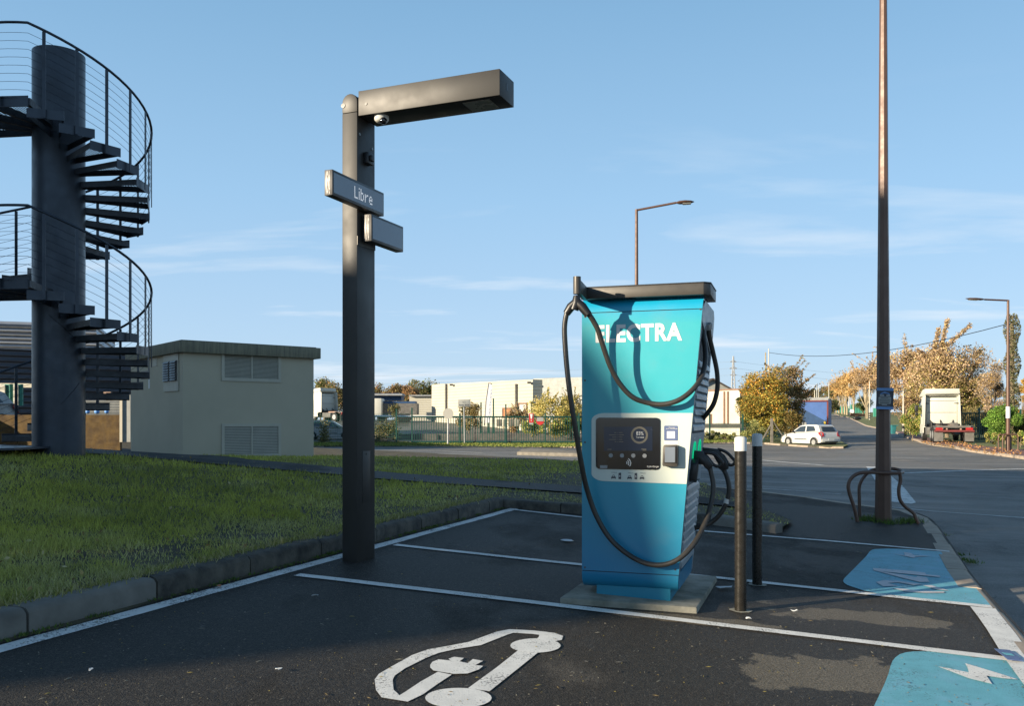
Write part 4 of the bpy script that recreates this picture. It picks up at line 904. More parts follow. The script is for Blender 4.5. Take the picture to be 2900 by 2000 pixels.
# left face: louvred panel, plates
b0, zt_ = kleft(405, 795); b1, _ = kleft(372, 795); _, zb_ = kleft(372, 886)
pan = kbox('panel', -.03, .0, b0, b1, zb_, zt_-.0, 'frame'); _, s1 = kleft(388, 817); _, s0 = kleft(388, 862)
for q0, q1 in ((b0+.06, (b0+b1)/2-.03), ((b0+b1)/2+.03, b1-.04)):
    kbox('shutter_frame', -.05, -.03, q0, q1, s0, s1, 'chassis', pan)
    for i in range(8):
        z = s0+(s1-s0)*i/8; part('shutter_slat', MB().add([KK(-.09, q0+.02, z+.01), KK(-.09, q1-.02, z+.01), KK(-.052, q1-.02, z+(s1-s0)/8), KK(-.052, q0+.02, z+(s1-s0)/8)], [(0, 1, 2, 3)]), 'zinc', pan)
b2, z2 = kleft(355, 800); b3, z3 = kleft(346, 829); kbox('warning_plate', -.012, 0, b2, b3, z3, z2, 'frame')
b4, z4 = kleft(339, 868); kbox('small_plate', -.012, 0, b4, b4+.1, z4-.12, z4+.12, 'print')
# ================================================================== SPIRAL STAIR
sc = Vector((-6.86, 13.4, 0)); sz0 = .72
st = thing('spiral_staircase', (sc.x, sc.y, .95), 'dark steel spiral staircase winding round a thick steel column', 'staircase')
Rc = .365; Ro = 1.27; Rh = 1.30
colt = EYE+(HY-100)/F*(sc.y-.36)
part('column', MB().tube([Vector((sc.x, sc.y, sz0)), Vector((sc.x, sc.y, colt-.004)), Vector((sc.x, sc.y, colt))], [Rc, Rc, Rc-.01], 48), 'stair', st, smooth=40)
def helixband(z0, z1, a0, a1, r, w=.006):
    return [sc+Vector((r*math.cos(R(a0+(a1-a0)*k/20)), r*math.sin(R(a0+(a1-a0)*k/20)), z0+(z1-z0)*k/20)) for k in range(21)]
for za, zb2, a0, a1 in ((1.62, 1.95, -60, -15), (2.95, 2.55, -85, -15)):
    part('weld_seam', MB().tube(helixband(za, zb2, a0, a1, Rc+.001), .005, 5), 'stairdark', st)
def cylp(r, a, z): return sc+Vector((r*math.cos(R(a)), r*math.sin(R(a)), z))
rise = .167
def step(a0, a1, z):
    # tapered folded tread: perforated plate, solid lips and end plate
    t = part('step', MB().add([cylp(Rc-.01, a0, z), cylp(Ro, a0, z), cylp(Ro, a1, z), cylp(Rc-.01, a1, z)], [(0, 1, 2, 3)]), 'perf', st)
    mb = MB(); h = .085
    for a in (a0, a1):
        u = (cylp(Ro, a, 0)-cylp(Rc, a, 0)).normalized(); n = Vector((-u.y, u.x, 0))
        mb2 = MB().prism([cylp(Rc-.01, a, z-h), cylp(Ro, a, z-h), cylp(Ro, a, z+.002), cylp(Rc-.01, a, z+.002)], n*.006*(1 if a == a0 else -1))
        part('step_lip', mb2, 'stairdark', t)
    part('step_end', MB().prism([cylp(Ro, a0, z-.10), cylp(Ro, a1, z-.10), cylp(Ro, a1, z+.03), cylp(Ro, a0, z+.03)], (cylp(Ro, (a0+a1)/2, 0)-sc).normalized()*.008), 'stair', t)
def landing(a0, a1, z):
    n = 8; vs = [cylp(Rc-.01, a0+(a1-a0)*k/n, z) for k in range(n+1)]+[cylp(Ro, a0+(a1-a0)*k/n, z) for k in range(n+1)]
    t = part('landing', MB().add(vs, [(k, k+1, n+2+k, n+1+k) for k in range(n)]), 'perf', st)
    for k in range(n):
        b0_, b1_ = a0+(a1-a0)*k/n, a0+(a1-a0)*(k+1)/n
        if k % 2 == 0: part('landing_edge', MB().prism([cylp(Ro, b0_, z-.12), cylp(Ro, b0_+2*(a1-a0)/n, z-.12), cylp(Ro, b0_+2*(a1-a0)/n, z+.03), cylp(Ro, b0_, z+.03)], (cylp(Ro, b1_, 0)-sc).normalized()*.008), 'stair', t)
    for k in range(0, n+1, 2):
        a = a0+(a1-a0)*k/n; part('landing_rib', MB().bar(cylp(Rc, a, z-.05), cylp(Ro, a, z-.05), .05, .10), 'stairdark', t)
def zrail(a, zl):      # height of the walking line at angle a for the flight that leaves landing zl; a from -190 to 170
    return zl if a < -80 else zl-rise*(a+80)/18.
PIT = rise*15
for zl, first in ((3.32, False), (3.32+PIT, True)):
    landing(-188, -80, zl)
    for k in range(14):
        z = zl-rise*(k+1); step(-81+18*k, -81+18*(k+1)+3, z)
    # posts
    for a in [-170, -134, -98]+[-80+18*k+9 for k in range(0, 14, 1)]:
        i = (a+71)/18
        if a > -80 and int(round(i)) % 2 == 1 and 10 < a < 0: continue
        zz0 = zl if a < -80 else zl-rise*(int((a+80)//18)+1)
        zt0_ = zrail(a, zl)+1.0
        u = (cylp(Rh, a, 0)-sc).normalized(); tt = Vector((-u.y, u.x, 0))
        part('baluster', MB().prism([cylp(Rh-.005, a, zz0-.1)-tt*.022, cylp(Rh-.005, a, zz0-.1)+tt*.022, cylp(Rh-.005, a, zt0_)+tt*.022, cylp(Rh-.005, a, zt0_)-tt*.022], u*.012), 'stair', st)
    an_ = np.arange(-188, 172, 6.)
    part('handrail', MB().tube([cylp(Rh, a, zrail(a, zl)+1.02) for a in an_], .019, 8), 'stair', st, smooth=60)
    for q in range(8): part('wire', MB().tube([cylp(Rh-.012, a, zrail(a, zl)+.10+q*.112) for a in an_], .0028, 4, False), 'cable', st)
# inner guard behind the landing and short flat step at the ground
part('ground_plate', MB().prism([cylp(1.7, -200, .98), cylp(1.7, -150, .98), cylp(1.6, -110, .98), cylp(1.2, -90, .98), cylp(.3, -80, .98), cylp(.3, 180, .98)], ez*.03), 'stair', st)
# ================================================================== LEFT BACKGROUND
def facade(p0, p1, z0, z1, th):
    """box between two ground points, th metres deep behind"""
    t = (p1-p0); t.z = 0; t.normalize(); n = Vector((-t.y, t.x, 0))
    if n.y < 0: n = -n
    return MB().prism([Vector((p0.x, p0.y, z0)), Vector((p1.x, p1.y, z0)), Vector((p1.x, p1.y, z0))+n*th, Vector((p0.x, p0.y, z0))+n*th], ez*(z1-z0))
W0, W1 = PP(-260, 949, 40.), PP(298, 949, 46.)
wh = thing('dark_warehouse', (W1.x-8, W1.y, 0), 'dark grey ribbed warehouse behind the spiral staircase', 'building')
part('wall', facade(W0, W1, -.5, EYE+(HY-797)/F*45, 14), 'clad', wh)
W2, W3 = PP(-300, 949, 52.), PP(218, 949, 56.)
part('upper_wall', facade(W2, W3, 1, EYE+(HY-731)/F*55.5, 12), 'cladl', wh)
for i in range(7):
    zz = EYE+(HY-(742+i*9))/F*55; a, b = W2.copy(), W3.copy(); t = (b-a).normalized(); n = Vector((t.y, -t.x, 0))
    part('cladding_rib', MB().bar(Vector((a.x, a.y, zz))+n*.03, Vector((b.x, b.y, zz))+n*.03, .10, .07), 'chassis', wh)
part('wall_box', MB().box(PP(244, 893, 43.9), (.35, .2, .3)), 'rail', wh)
part('canopy_rail', MB().bar(PP(-200, 868, 39.5), PP(84, 872, 39.5), .1, .18), 'frame', wh)
cw = thing('weathering_steel_wall', on(230, 31.0), 'low rust brown wall behind the staircase', 'wall')
for x0, x1 in ((-140, -60), (-59, 39), (40, 100), (101, 180), (181, 272)):
    a, b = PP(x0, 949, 31.), PP(x1, 949, 31.)
    part('wall_panel', MB().prism([Vector((a.x, 31, -.3)), Vector((b.x-.01, 31, -.3)), Vector((b.x-.01, 31.15, -.3)), Vector((a.x, 31.15, -.3))], ez*(EYE+(HY-938)/F*31+.3)), 'corten', cw)
for i, x in enumerate((198, 219, 241)):
    o = part('garden_ball', MB().ball(Vector((0, 0, 0))+PP(x, 930.5, 31.07), .075 if i != 1 else .09, 14, 9), 'ball', None, smooth=80, loc=PP(x, 930.5, 31.07)); tag(o, ('leftmost', 'middle, slightly larger', 'rightmost')[i]+' of three blue balls standing on the rust brown wall', 'ball', 'blue balls on the wall')
mf = thing('mesh_fence', on(230, 33.), 'grey wire mesh fence above the rust brown wall', 'fence')
mb = MB()
for i in range(46):
    p = PP(183+i*2.05, 949, 33.); mb.bar(Vector((p.x, 33, 1.4)), Vector((p.x, 33, EYE+(HY-906)/F*33)), .012, .012)
for y in (906, 912, 918, 924, 930): mb.bar(PP(183, y, 33.), PP(276, y, 33.), .015, .015)
part('wire_mesh', mb, 'signgrey', mf, kind='stuff')
gp = thing('grey_signboard', on(284, 30.), 'pale grey board leaning by the kiosk corner', 'board')
part('board', MB().box(PP(284, 946, 30.), (.34, .05, 1.6)), 'signgrey', gp); part('painted_lit_edge', MB().box(PP(274.5, 946, 29.95), (.09, .09, 1.6)), 'frame', gp)  # paler strip on the sun side paints in the board's lit edge
for i, (x, l_) in enumerate(((16, 'left'), (40, 'right'))):
    o = thing('green_container', on(x, 37.), 'tall green panel with its lit side painted cream behind the stair, '+l_+' one of two', 'panel', 'green panels')
    part('front', MB().box(PP(x, 893, 37.), (.42, .1, .9)), 'greensheet', o); part('painted_lit_side', MB().box(PP(x-9+(i*6), 893, 36.93), (.20, .12, .86)), 'cream', o)  # cream slab paints in the sunlit side of each green panel
# ---- generic car
def car(name, label, base, fwd, L=4.0, W=1.7, H=1.48, paint_='carwhite', wheels=True):
    fwd = Vector(fwd).normalized(); side = Vector((-fwd.y, fwd.x, 0))     # side = left of the car
    base = Vector(base)
    def Q(x, y, z): return base+fwd*x+side*y+ez*z
    o = thing(name, base, label, 'car')
    # x: 0 rear bumper .. L nose
    prof = [(.04, .28), (0, .45), (.02, .75), (.10, .92), (.20, 1.00), (.32, 1.02), (1.0, .98), (2.6, .93), (3.0, .92), (3.6, .80), (3.92, .62), (L, .42), (3.94, .24), (3.62, .22)]
    def arch(xc, r=.34): return [(xc+r*math.cos(t), .30+r*math.sin(t)) for t in np.linspace(R(-15), R(195), 9)]
    low = prof[:-1]+[(3.62, .22)]+[(x, z) for x, z in arch(3.22)]+[(2.8, .2), (1.1, .2)]+arch(.72)+[(.36, .26)]
    mb = MB(); n = len(low); lay = []
    for y, s in ((-W/2, 0), (-W/2-.0, 1), (W/2, 0)):
        pass
    half = W/2
    ring = [(-half+.05, .985), (-half, .97), (half, .97), (half-.05, .985)]
    vs = []
    for y, k in ((-half+.10, 1.0), (-half+.0, .0), (half-.0, .0), (half-.10, 1.0)):
        for x, z in low: vs.append(Q(x*1.0, y if z < .75 else (y*(1-(z-.75)*.12)), z+(.0)))
    fs = [tuple(range(n)), tuple(range(4*n-1, 3*n-1, -1))]
    for l in range(3): fs += [(l*n+i, l*n+(i+1) % n, (l+1)*n+(i+1) % n, (l+1)*n+i) for i in range(n)]
    mb.add(vs, fs); body = part('body', mb, paint_, o, smooth=35)
    # greenhouse
    gb = [(.16, .98), (2.95, .93)]; gt = [(.48, H-.06), (.62, H-.015), (1.5, H), (2.05, H-.05), (2.2, H-.09)]
    gp_ = [gb[0]]+gt+[gb[1]]; m = len(gp_)
    def yw(z): return half-.07-(z-.95)*.32
    vs = [Q(x, -yw(z), z) for x, z in gp_]+[Q(x, yw(z), z) for x, z in gp_]
    part('roof', MB().add(vs, [tuple(range(m)), tuple(range(2*m-1, m-1, -1))]+[(i, (i+1) % m, m+(i+1) % m, m+i) for i in range(m)]), paint_, o, smooth=30)
    for s, in ((1,), (-1,)):
        for q in ([(1.62, .99), (2.72, .965), (2.18, H-.14), (1.66, H-.09)], [(.62, 1.06), (1.50, 1.0), (1.54, H-.09), (.86, H-.12)]):
            P = [Q(x, s*(yw(z)+.004), z) for x, z in q]; part('side_window', MB().prism(P, side*s*.006), 'glass', o)
        part('tail_light', MB().prism([Q(.02, s*(half-.30), .70), Q(.02, s*(half-.02), .66), Q(.30, s*(half+.002), .92), Q(.16, s*(half-.1), 1.02), Q(.06, s*(half-.26), .92)], fwd*-.02), 'redlight', o)
        part('mirror', MB().box(Q(2.62, s*(half+.07), .99), (.12, .16, .12), (fwd, side, ez)), 'black', o, bev=.02)
        part('side_strip', MB().box(Q(2.0, s*(half+.003), .50), (1.2, .012, .03), (fwd, side, ez)), 'black', o)
        part('headlight', MB().prism([Q(3.45, s*(half-.02), .66), Q(3.85, s*(half-.22), .60), Q(3.80, s*(half-.3), .72), Q(3.4, s*(half-.08), .82)], side*s*.02), 'zinc', o)
    part('rear_window', MB().prism([Q(.235, -.56, 1.03), Q(.235, .56, 1.03), Q(.42, .47, H-.13), Q(.42, -.47, H-.13)], fwd*-.085), 'glass', o)
    part('windscreen', MB().prism([Q(2.93, -.6, .97), Q(2.93, .6, .97), Q(2.26, .5, H-.12), Q(2.26, -.5, H-.12)], ez*.02), 'glass', o)
    part('rear_bumper', MB().box(Q(.0, 0, .42), (.08, W*.94, .22), (fwd, side, ez)), paint_, o, bev=.03)
    part('number_plate', MB().box(Q(-.045, 0, .50), (.01, .5, .11), (fwd, side, ez)), 'print', o); part('bumper_grille', MB().box(Q(-.03, 0, .33), (.04, 1.1, .07), (fwd, side, ez)), 'black', o)
    part('underside', MB().box(Q(L/2, 0, .26), (L*.86, W*.86, .16), (fwd, side, ez)), 'black', o)
    if wheels:
        for xw in (.72, 3.22):
            for s in (1, -1):
                w = part('wheel', MB().cyl(Q(xw, s*(half-.19), .30), Q(xw, s*(half-.005), .30), .30, 24), 'tyre', o, smooth=40)
                part('wheel_cover', MB().cyl(Q(xw, s*(half-.03), .30), Q(xw, s*(half+.005), .30), .20, 20, .17), 'rim', w, smooth=40)
    return o, Q
pc1 = PP(1838, 1010, 59.5); cz = pc1.z
fwd = Vector((-.40, .917, 0)).normalized(); sd2 = Vector((-fwd.y, fwd.x, 0))
rw = pc1  # left rear wheel contact
base = rw-fwd*.72-sd2*.85
car('hatchback', 'small white hatchback parked on the corner in front of the blue trailer', Vector((base.x, base.y, cz)), fwd)
car('estate_car', 'silver car with red tail strip behind the spiral staircase', Vector((PP(60, 949, 35.).x, 33.4, .98)), (-.35, -.94, 0), paint_='zinc')
yb_ = on(722, 68.); car('blue_grey_car', 'blue grey car behind the mesh fence, beside the kiosk edge', Vector((yb_.x-1.2, yb_.y, yb_.z)), (1, .1, 0), paint_='zinc', L=4.)
# ---- white tractor truck (right)
def tractor(name, label, base, fwd, L=7.4, six=True, W=2.5, H=3.75, chassis_=True, group=None):
    fwd = Vector(fwd).normalized(); side = Vector((-fwd.y, fwd.x, 0)); base = Vector(base)
    def Q(x, y, z): return base+fwd*x+side*y+ez*z
    o = thing(name, base, label, 'truck', group)
    c0_ = L-2.2; h = W/2
    prof = [(c0_, .95), (c0_, 3.15), (c0_+.12, 3.25), (c0_+1.3, 3.3), (c0_+1.95, 2.75), (c0_+2.2, 1.7), (c0_+2.22, .55), (c0_+1.9, .45), (c0_+1.9, .95)]
    part('cab', MB().prism([Q(x, -h+.06, z) for x, z in prof], side*(W-.12)), 'truckwhite', o, bev=.05)
    part('cab_back_panel', MB().box(Q(c0_-.03, 0, 2.1), (.05, W-.5, 2.0), (fwd, side, ez)), 'truckwhite', o, bev=.02)
    for s in (1, -1):
        part('side_fairing', MB().prism([Q(c0_-.55, s*(h-.03), 1.05), Q(c0_+.1, s*(h-.03), 1.05), Q(c0_+.1, s*(h-.10), 3.4), Q(c0_-.45, s*(h-.10), 3.3)], side*s*-.05), 'truckwhite', o, bev=.012)
        part('fender', MB().prism([Q(c0_+.1, s*(h-.02), .55), Q(c0_+2.1, s*(h-.02), .5), Q(c0_+2.1, s*(h-.02), 1.2), Q(c0_+.1, s*(h-.02), 1.2)], side*s*-.06), 'truckwhite', o)
        part('mirror', MB().box(Q(c0_+1.8, s*(h+.25), 2.35), (.12, .22, .5), (fwd, side, ez)), 'black', o, bev=.02)
        part('mirror', MB().box(Q(c0_+1.8, s*(h+.25), 1.95), (.12, .2, .22), (fwd, side, ez)), 'black', o, bev=.02)
        part('side_window', MB().prism([Q(c0_+1.1, s*(h-.05), 1.75), Q(c0_+2.0, s*(h-.05), 1.75), Q(c0_+1.85, s*(h-.05), 2.6), Q(c0_+1.1, s*(h-.05), 2.6)], side*s*.01), 'glass', o)
        part('air_suspension', MB().cyl(Q(c0_-.3, s*.7, .95), Q(c0_-.3, s*.7, 1.35), .09, 10), 'black', o, smooth=40)
        part('guard_bar', MB().bar(Q(c0_-.05, s*(h-.42), 2.72), Q(c0_-.05, s*(h-.15), 2.72), .05, .05), 'black', o)
    part('roof_deflector', MB().prism([Q(c0_-.25, -h+.12, 3.78), Q(c0_+.5, -h+.2, 3.75), Q(c0_+1.4, -h+.35, 3.3), Q(c0_+1.4, -h+.35, 3.22), Q(c0_+.1, -h+.12, 3.25), Q(c0_-.25, -h+.06, 3.42)], side*(W-.24)), 'truckwhite', o, bev=.03)
    part('rear_window_shade', MB().box(Q(c0_-.06, 0, 3.2), (.04, W-.6, .06), (fwd, side, ez)), 'black', o)
    part('engine_bay', MB().box(Q(c0_+.3, 0, .95), (.9, W-.5, .5), (fwd, side, ez)), 'black', o)
    for x, y, z, d in ((c0_-.35, 0, 1.2, (.06, .9, .06)), (c0_-.35, -.42, .95, (.06, .06, .55)), (c0_-.35, .42, .95, (.06, .06, .55))): part('hitch_frame', MB().box(Q(x, y, z), d, (fwd, side, ez)), 'black', o)
    for z_ in (1.25, 2.05, 2.9): part('back_seam', MB().box(Q(c0_-.062, 0, z_), (.01, W-.6, .03), (fwd, side, ez)), 'chassis', o)
    for y_ in (-.75, .1, .8): part('air_line', MB().tube(crom([Q(c0_-.08, y_, 1.5), Q(c0_-.35, y_*.8, 1.15), Q(c0_-.8, y_*.5, 1.1)], 4), .035, 5), 'black', o)
    part('exhaust_box', MB().box(Q(c0_-.35, -h+.5, 1.0), (.5, .5, .6), (fwd, side, ez)), 'chassis', o, bev=.03)
    if chassis_:
        for s in (1, -1):
            part('chassis_rail', MB().bar(Q(.1, s*.42, .98), Q(c0_, s*.42, 1.02), .09, .26), 'rail', o)
            part('tail_light', MB().box(Q(-.02, s*(h-.35), .92), (.06, .42, .16), (fwd, side, ez)), 'redlight', o)
            part('mudguard', MB().prism([Q(.12+1.15*t_, s*(h-.55), .95+.18*math.sin(math.pi*t_)) for t_ in (0, .25, .5, .75, 1)]+[Q(.12+1.15*t_, s*(h-.55), .9+.18*math.sin(math.pi*t_)) for t_ in (1, .75, .5, .25, 0)], side*s*.5), 'chassis', o)
            part('mud_flap', MB().box(Q(.1, s*(h-.33), .45), (.03, .55, .72), (fwd, side, ez)), 'chassis', o)
            part('fuel_tank', MB().box(Q(c0_-1.3, s*(h-.4), .72), (1.4, .6, .55), (fwd, side, ez)), 'chassis', o, bev=.06)
        part('rear_beam', MB().box(Q(-.04, 0, .78), (.08, W-.1, .12), (fwd, side, ez)), 'trim', o)
        part('deck', MB().box(Q(c0_*.5, 0, .93), (c0_*.9, .7, .08), (fwd, side, ez)), 'chassis', o)
        part('body_mount', MB().box(Q(.5, 0, 1.06), (1.0, W-.5, .14), (fwd, side, ez)), 'chassis', o)
    xs = ([.75, 2.0] if six else [1.1])+[c0_+.95]
    for x in xs:
        for s in (1, -1):
            w = part('wheel', MB().cyl(Q(x, s*(h-.55 if x < c0_ else h-.35), .5), Q(x, s*(h-.05), .5), .5, 22), 'tyre', o, smooth=40)
            part('hub', MB().cyl(Q(x, s*(h-.06), .5), Q(x, s*(h-.02), .5), .27, 14), 'rim', w, smooth=40)
    return o
tf = Vector((.33, .945, 0)).normalized()
tb = px(2156, 1001)
tractor('tractor_unit', 'white truck tractor seen from behind with bare chassis on the right', tb, tf, 8.6)
# trailer
tp = PP(1836, 963, 76.); tz = G(tp.x, tp.y)+RL
tl_ = thing('box_trailer', (tp.x, tp.y, tz), 'blue tarpaulin trailer with red frame parked along the side street', 'trailer')
tfw = Vector((.36, .933, 0)).normalized(); tsd = Vector((-tfw.y, tfw.x, 0))
def TQ(x, y, z): return Vector((tp.x, tp.y, tz))+tfw*x+tsd*y+ez*z
ztop = EYE+(HY-900)/F*76-tz
part('box', MB().box(TQ(6.5, 0, (ztop+1.1)/2), (13, 2.5, ztop-1.1), (tfw, tsd, ez)), 'tarpblue', tl_)
part('roof_frame', MB().box(TQ(.0, 0, ztop-.08), (.14, 2.56, .24), (tfw, tsd, ez)), 'zinc', tl_); part('top_frame', MB().box(TQ(-.03, 0, ztop-.26), (.10, 2.56, .12), (tfw, tsd, ez)), 'trim', tl_)
for s in (1, -1): part('side_frame', MB().box(TQ(-.03, s*1.22, (ztop+1.0)/2-.1), (.1, .12, ztop-1.2), (tfw, tsd, ez)), 'trim', tl_)
part('dark_panel', MB().prism([TQ(-.012, 1.14, 1.1), TQ(-.012, -1.14, 1.1), TQ(-.012, -1.14, 1.6), TQ(-.012, 1.14, 2.9)], tfw*-.01), 'tarpdark', tl_)
part('rear_lights', MB().box(TQ(-.05, .75, 1.2), (.04, .6, .1), (tfw, tsd, ez)), 'redlight', tl_); part('rear_lights', MB().box(TQ(-.05, -.75, 1.25), (.04, .6, .1), (tfw, tsd, ez)), 'redlight', tl_)
part('round_marker', MB().cyl(TQ(-.03, .85, 1.42), TQ(-.05, .85, 1.42), .12, 14), 'zinc', tl_); part('round_marker', MB().cyl(TQ(-.03, .6, 1.42), TQ(-.05, .6, 1.42), .12, 14), 'zinc', tl_)
part('yellow_plate', MB().box(TQ(-.04, -1.0, 1.5), (.02, .16, .22), (tfw, tsd, ez)), 'yellow', tl_); part('bumper', MB().box(TQ(.1, 0, .55), (.1, 2.3, .15), (tfw, tsd, ez)), 'chassis', tl_)
for x in (1.6, 2.9, 4.2):
    for s in (1, -1): part('wheel', MB().cyl(TQ(x, s*.85, .5), TQ(x, s*1.22, .5), .5, 16), 'tyre', tl_, smooth=40)
# yard trucks at left
lt = on(789, 98.)
tractor('cab_unit', 'white truck cab side on behind the fence left of the lamp post', lt, (-.78, .62, 0), 6.0, six=False)
dk = thing('flatbed_truck', on(884, 96.), 'dark flatbed truck beyond the fence right of the lamp post', 'truck')
part('bed', MB().box(PP(886, 925, 96.), (5.6, 2.2, 1.2)), 'chassis', dk); part('load', MB().box(PP(905, 913, 96.), (3.4, 2.0, .5)), 'tarpdark', dk)
part('cab', MB().box(PP(850, 921, 95.), (1.5, 2.2, 1.9)), 'truckwhite', dk, bev=.1)
for x in (862, 905, 920): part('wheel', MB().cyl(PP(x, 945, 94.6), PP(x, 945, 95.), .48, 14), 'tyre', dk)
bl = thing('blue_shelter', on(868, 112.), 'low blue roofed shelter behind the yard', 'building'); part('roof', MB().box(PP(862, 898, 112.), (5.4, 3, .9)), 'tarpdark', bl); part('roof_edge', MB().box(PP(862, 893, 111.), (5.6, 3.2, .22)), 'zinc', bl)
for x in (845, 880): part('post', MB().box(PP(x, 922, 112.), (.25, .25, 2.2)), 'zinc', bl)
# cream warehouse
A0, A1 = PP(975.5, 949, 97.), PP(1204, 949, 78.)
cwh = thing('cream_warehouse', ((A0.x+A1.x)/2, (A0.y+A1.y)/2, 1.3), 'large cream ribbed warehouse beyond the truck yard', 'building')
za, zb3 = EYE+(HY-869)/F*97, EYE+(HY-858)/F*78
t_ = (A1-A0).normalized(); n_w = Vector((-t_.y, t_.x, 0)); n_w = n_w if n_w.y > 0 else -n_w
mb = MB(); mb.add([Vector((A0.x, A0.y, .2)), Vector((A1.x, A1.y, -.2)), Vector((A1.x, A1.y, zb3)), Vector((A0.x, A0.y, za)), Vector((A0.x, A0.y, .2))+n_w*14, Vector((A1.x, A1.y, -.2))+n_w*14, Vector((A1.x, A1.y, zb3))+n_w*14, Vector((A0.x, A0.y, za))+n_w*14], [(0, 1, 2, 3), (7, 6, 5, 4), (3, 2, 6, 7), (0, 4, 5, 1), (0, 3, 7, 4), (1, 5, 6, 2)])
part('wall', mb, 'cream', cwh)
def wat(x, y, off=-.06):
    r = Vector(((x-CX)/F, 1, -(y-HY)/F)); o = Vector((0, 0, EYE)); t = (A0+n_w*off-o).dot(n_w)/r.dot(n_w); return o+r*t
for x0, y0, x1, y1, m_, nm in ((1136, 923, 1155, 945, 'orange', 'door'), (1172, 912, 1190, 942, 'wallw', 'door')):
    P = [wat(x0, y1), wat(x1, y1), wat(x1, y0), wat(x0, y0)]; d_ = part(nm, MB().prism(P, n_w*.05), m_, cwh)
    part('door_frame', MB().bar(wat(x0, y1, -.1), wat(x0, y0, -.1), .12, .12).bar(wat(x0, y0, -.1), wat(x1, y0, -.1), .12, .12).bar(wat(x1, y0, -.1), wat(x1, y1, -.1), .12, .12), 'brick', d_)
for x in (1007.5, 1166): part('drainpipe', MB().tube([wat(x, 868, -.15), wat(x, 940, -.15)], .11, 8), 'chassis', cwh)
for x, y in ((1020, 870), (1196, 865)): part('wall_lamp', MB().box(wat(x, y, -.3), (.35, .3, .15)), 'black', cwh)
B0, B1 = PP(1205, 949, 79.), PP(1330, 949, 76.)
gw = thing('grey_warehouse', (B0.x, B0.y, 1.2), 'grey brown building wing right of the cream warehouse', 'building'); part('wall', facade(B0, B1, -.3, EYE+(HY-856)/F*79, 12), 'signgrey', gw)
lb = thing('beige_shed', on(950, 118.), 'low beige flat building left of the cream warehouse', 'building'); part('wall', facade(PP(925, 949, 118.), PP(980, 949, 118.), 0, EYE+(HY-896)/F*118, 8), 'cream', lb); part('roof', facade(PP(924, 949, 117.5), PP(981, 949, 117.5), EYE+(HY-896)/F*118, EYE+(HY-893)/F*118, 9), 'zinc', lb)
# white rendered building right of the charger
wb = thing('white_building', on(1636, 78.), 'white rendered building with drainpipes and grey gable behind the bush', 'building')
C0, C1 = PP(1540, 949, 80.), PP(1672, 949, 74.)
part('wall', facade(C0, C1, -.4, EYE+(HY-884)/F*76, 4), 'wallw', wb); part('roof_edge', facade(C0+Vector((-.1, -.2, 0)), C1+Vector((.2, -.2, 0)), EYE+(HY-884)/F*76, EYE+(HY-880)/F*76, 4.4), 'brick', wb)
def wb_at(x, y, d=0.): yy = 80-6*(x-1540)/132.; return PP(x, y, yy-.12-d)
for x in (1637, 1645): part('drainpipe', MB().tube([wb_at(x, 885), wb_at(x, 960)], .10, 8), 'brick', wb)
part('door', MB().box(wb_at(1609, 949), (.55, .06, 1.0)), 'brick', wb); part('low_wall', MB().box(PP(1630, 963, 71.), (4.6, .2, .35)), 'chassis', wb)
gz_ = [PP(x, y, 92.) for x, y in ((1560, 886), (1560, 882), (1612, 856), (1664, 884), (1664, 890))]
part('gable', MB().prism(gz_, Vector((.2, 12, 0))), 'signgrey', wb); part('gable_roof', MB().prism([PP(x, y, 91.6) for x, y in ((1560, 882), (1612, 854.5), (1668, 886), (1668, 889), (1612, 858), (1560, 885))], Vector((.2, 13, 0))), 'roofd', wb)
# ================================================================== TALL BROWN POLE WITH GUARD AND POSTER
pb = px(1996, 1180); pZ = pb.y
po = thing('lamp_pole', pb, 'tall tapering brown octagonal pole on the pavement with a poster tied on', 'pole')
def oct_(z, r): return [Vector((pb.x+r*math.cos(R(22.5+45*k+8)), pb.y+r*math.sin(R(22.5+45*k+8)), z)) for k in range(8)]
mb = MB(); zs_ = [(pb.z-.05, .112), (EYE+(HY-920)/F*pZ, .092), (EYE+(HY-480)/F*pZ, .068), (EYE+(HY+40)/F*pZ, .048), (9.2, .038)]
for i, (z, r) in enumerate(zs_): mb.v += oct_(z, r)
mb.f = [[i*8+k, i*8+(k+1) % 8, (i+1)*8+(k+1) % 8, (i+1)*8+k] for i in range(4) for k in range(8)]+[list(range(32, 40))]; mb.m = [0]*len(mb.f)
part('shaft', mb, 'pipe', po)
la_ = Vector((-.8, -.6, 0)).normalized()
part('arm', MB().tube([Vector((pb.x, pb.y, 9.15)), Vector((pb.x, pb.y, 9.2))+Vector((1.6, .2, .15))], .03, 8), 'pipe', po, smooth=50)
part('lamp_head', MB().ball(Vector((pb.x+1.9, pb.y+.25, 9.36)), .3, 12, 6, (1, .45, .25)), 'pipe', po, smooth=70)
def gp2(L): return [PP(x, y, pZ+d) for x, y, d in L]
gd = thing('hoop_guard', (pb.x, pb.y, pb.z), 'bent brown tubular hoop guard around the foot of the tall pole', 'guard')
gr = .019
part('front_tube', MB().tube(crom(gp2([(1938, 1181, -.12), (1931, 1150, -.12), (1920, 1117, -.12), (1917, 1098, -.12), (1922, 1083, -.12), (1936, 1072, -.13), (1955, 1068, -.14), (1990, 1069, -.15), (2020, 1070, -.15), (2033, 1069, -.14)]), 6), gr*1.0+.006, 10), 'pipe', gd, smooth=60)
part('bent_leg', MB().tube(crom(gp2([(2033, 1069, -.14), (2035, 1085, -.13), (2031, 1107, -.13), (2034, 1130, -.13), (2047, 1147, -.14), (2064, 1160, -.16), (2070, 1172, -.17), (2076, 1184, -.18)]), 6), .024, 10), 'pipe', gd, smooth=60)
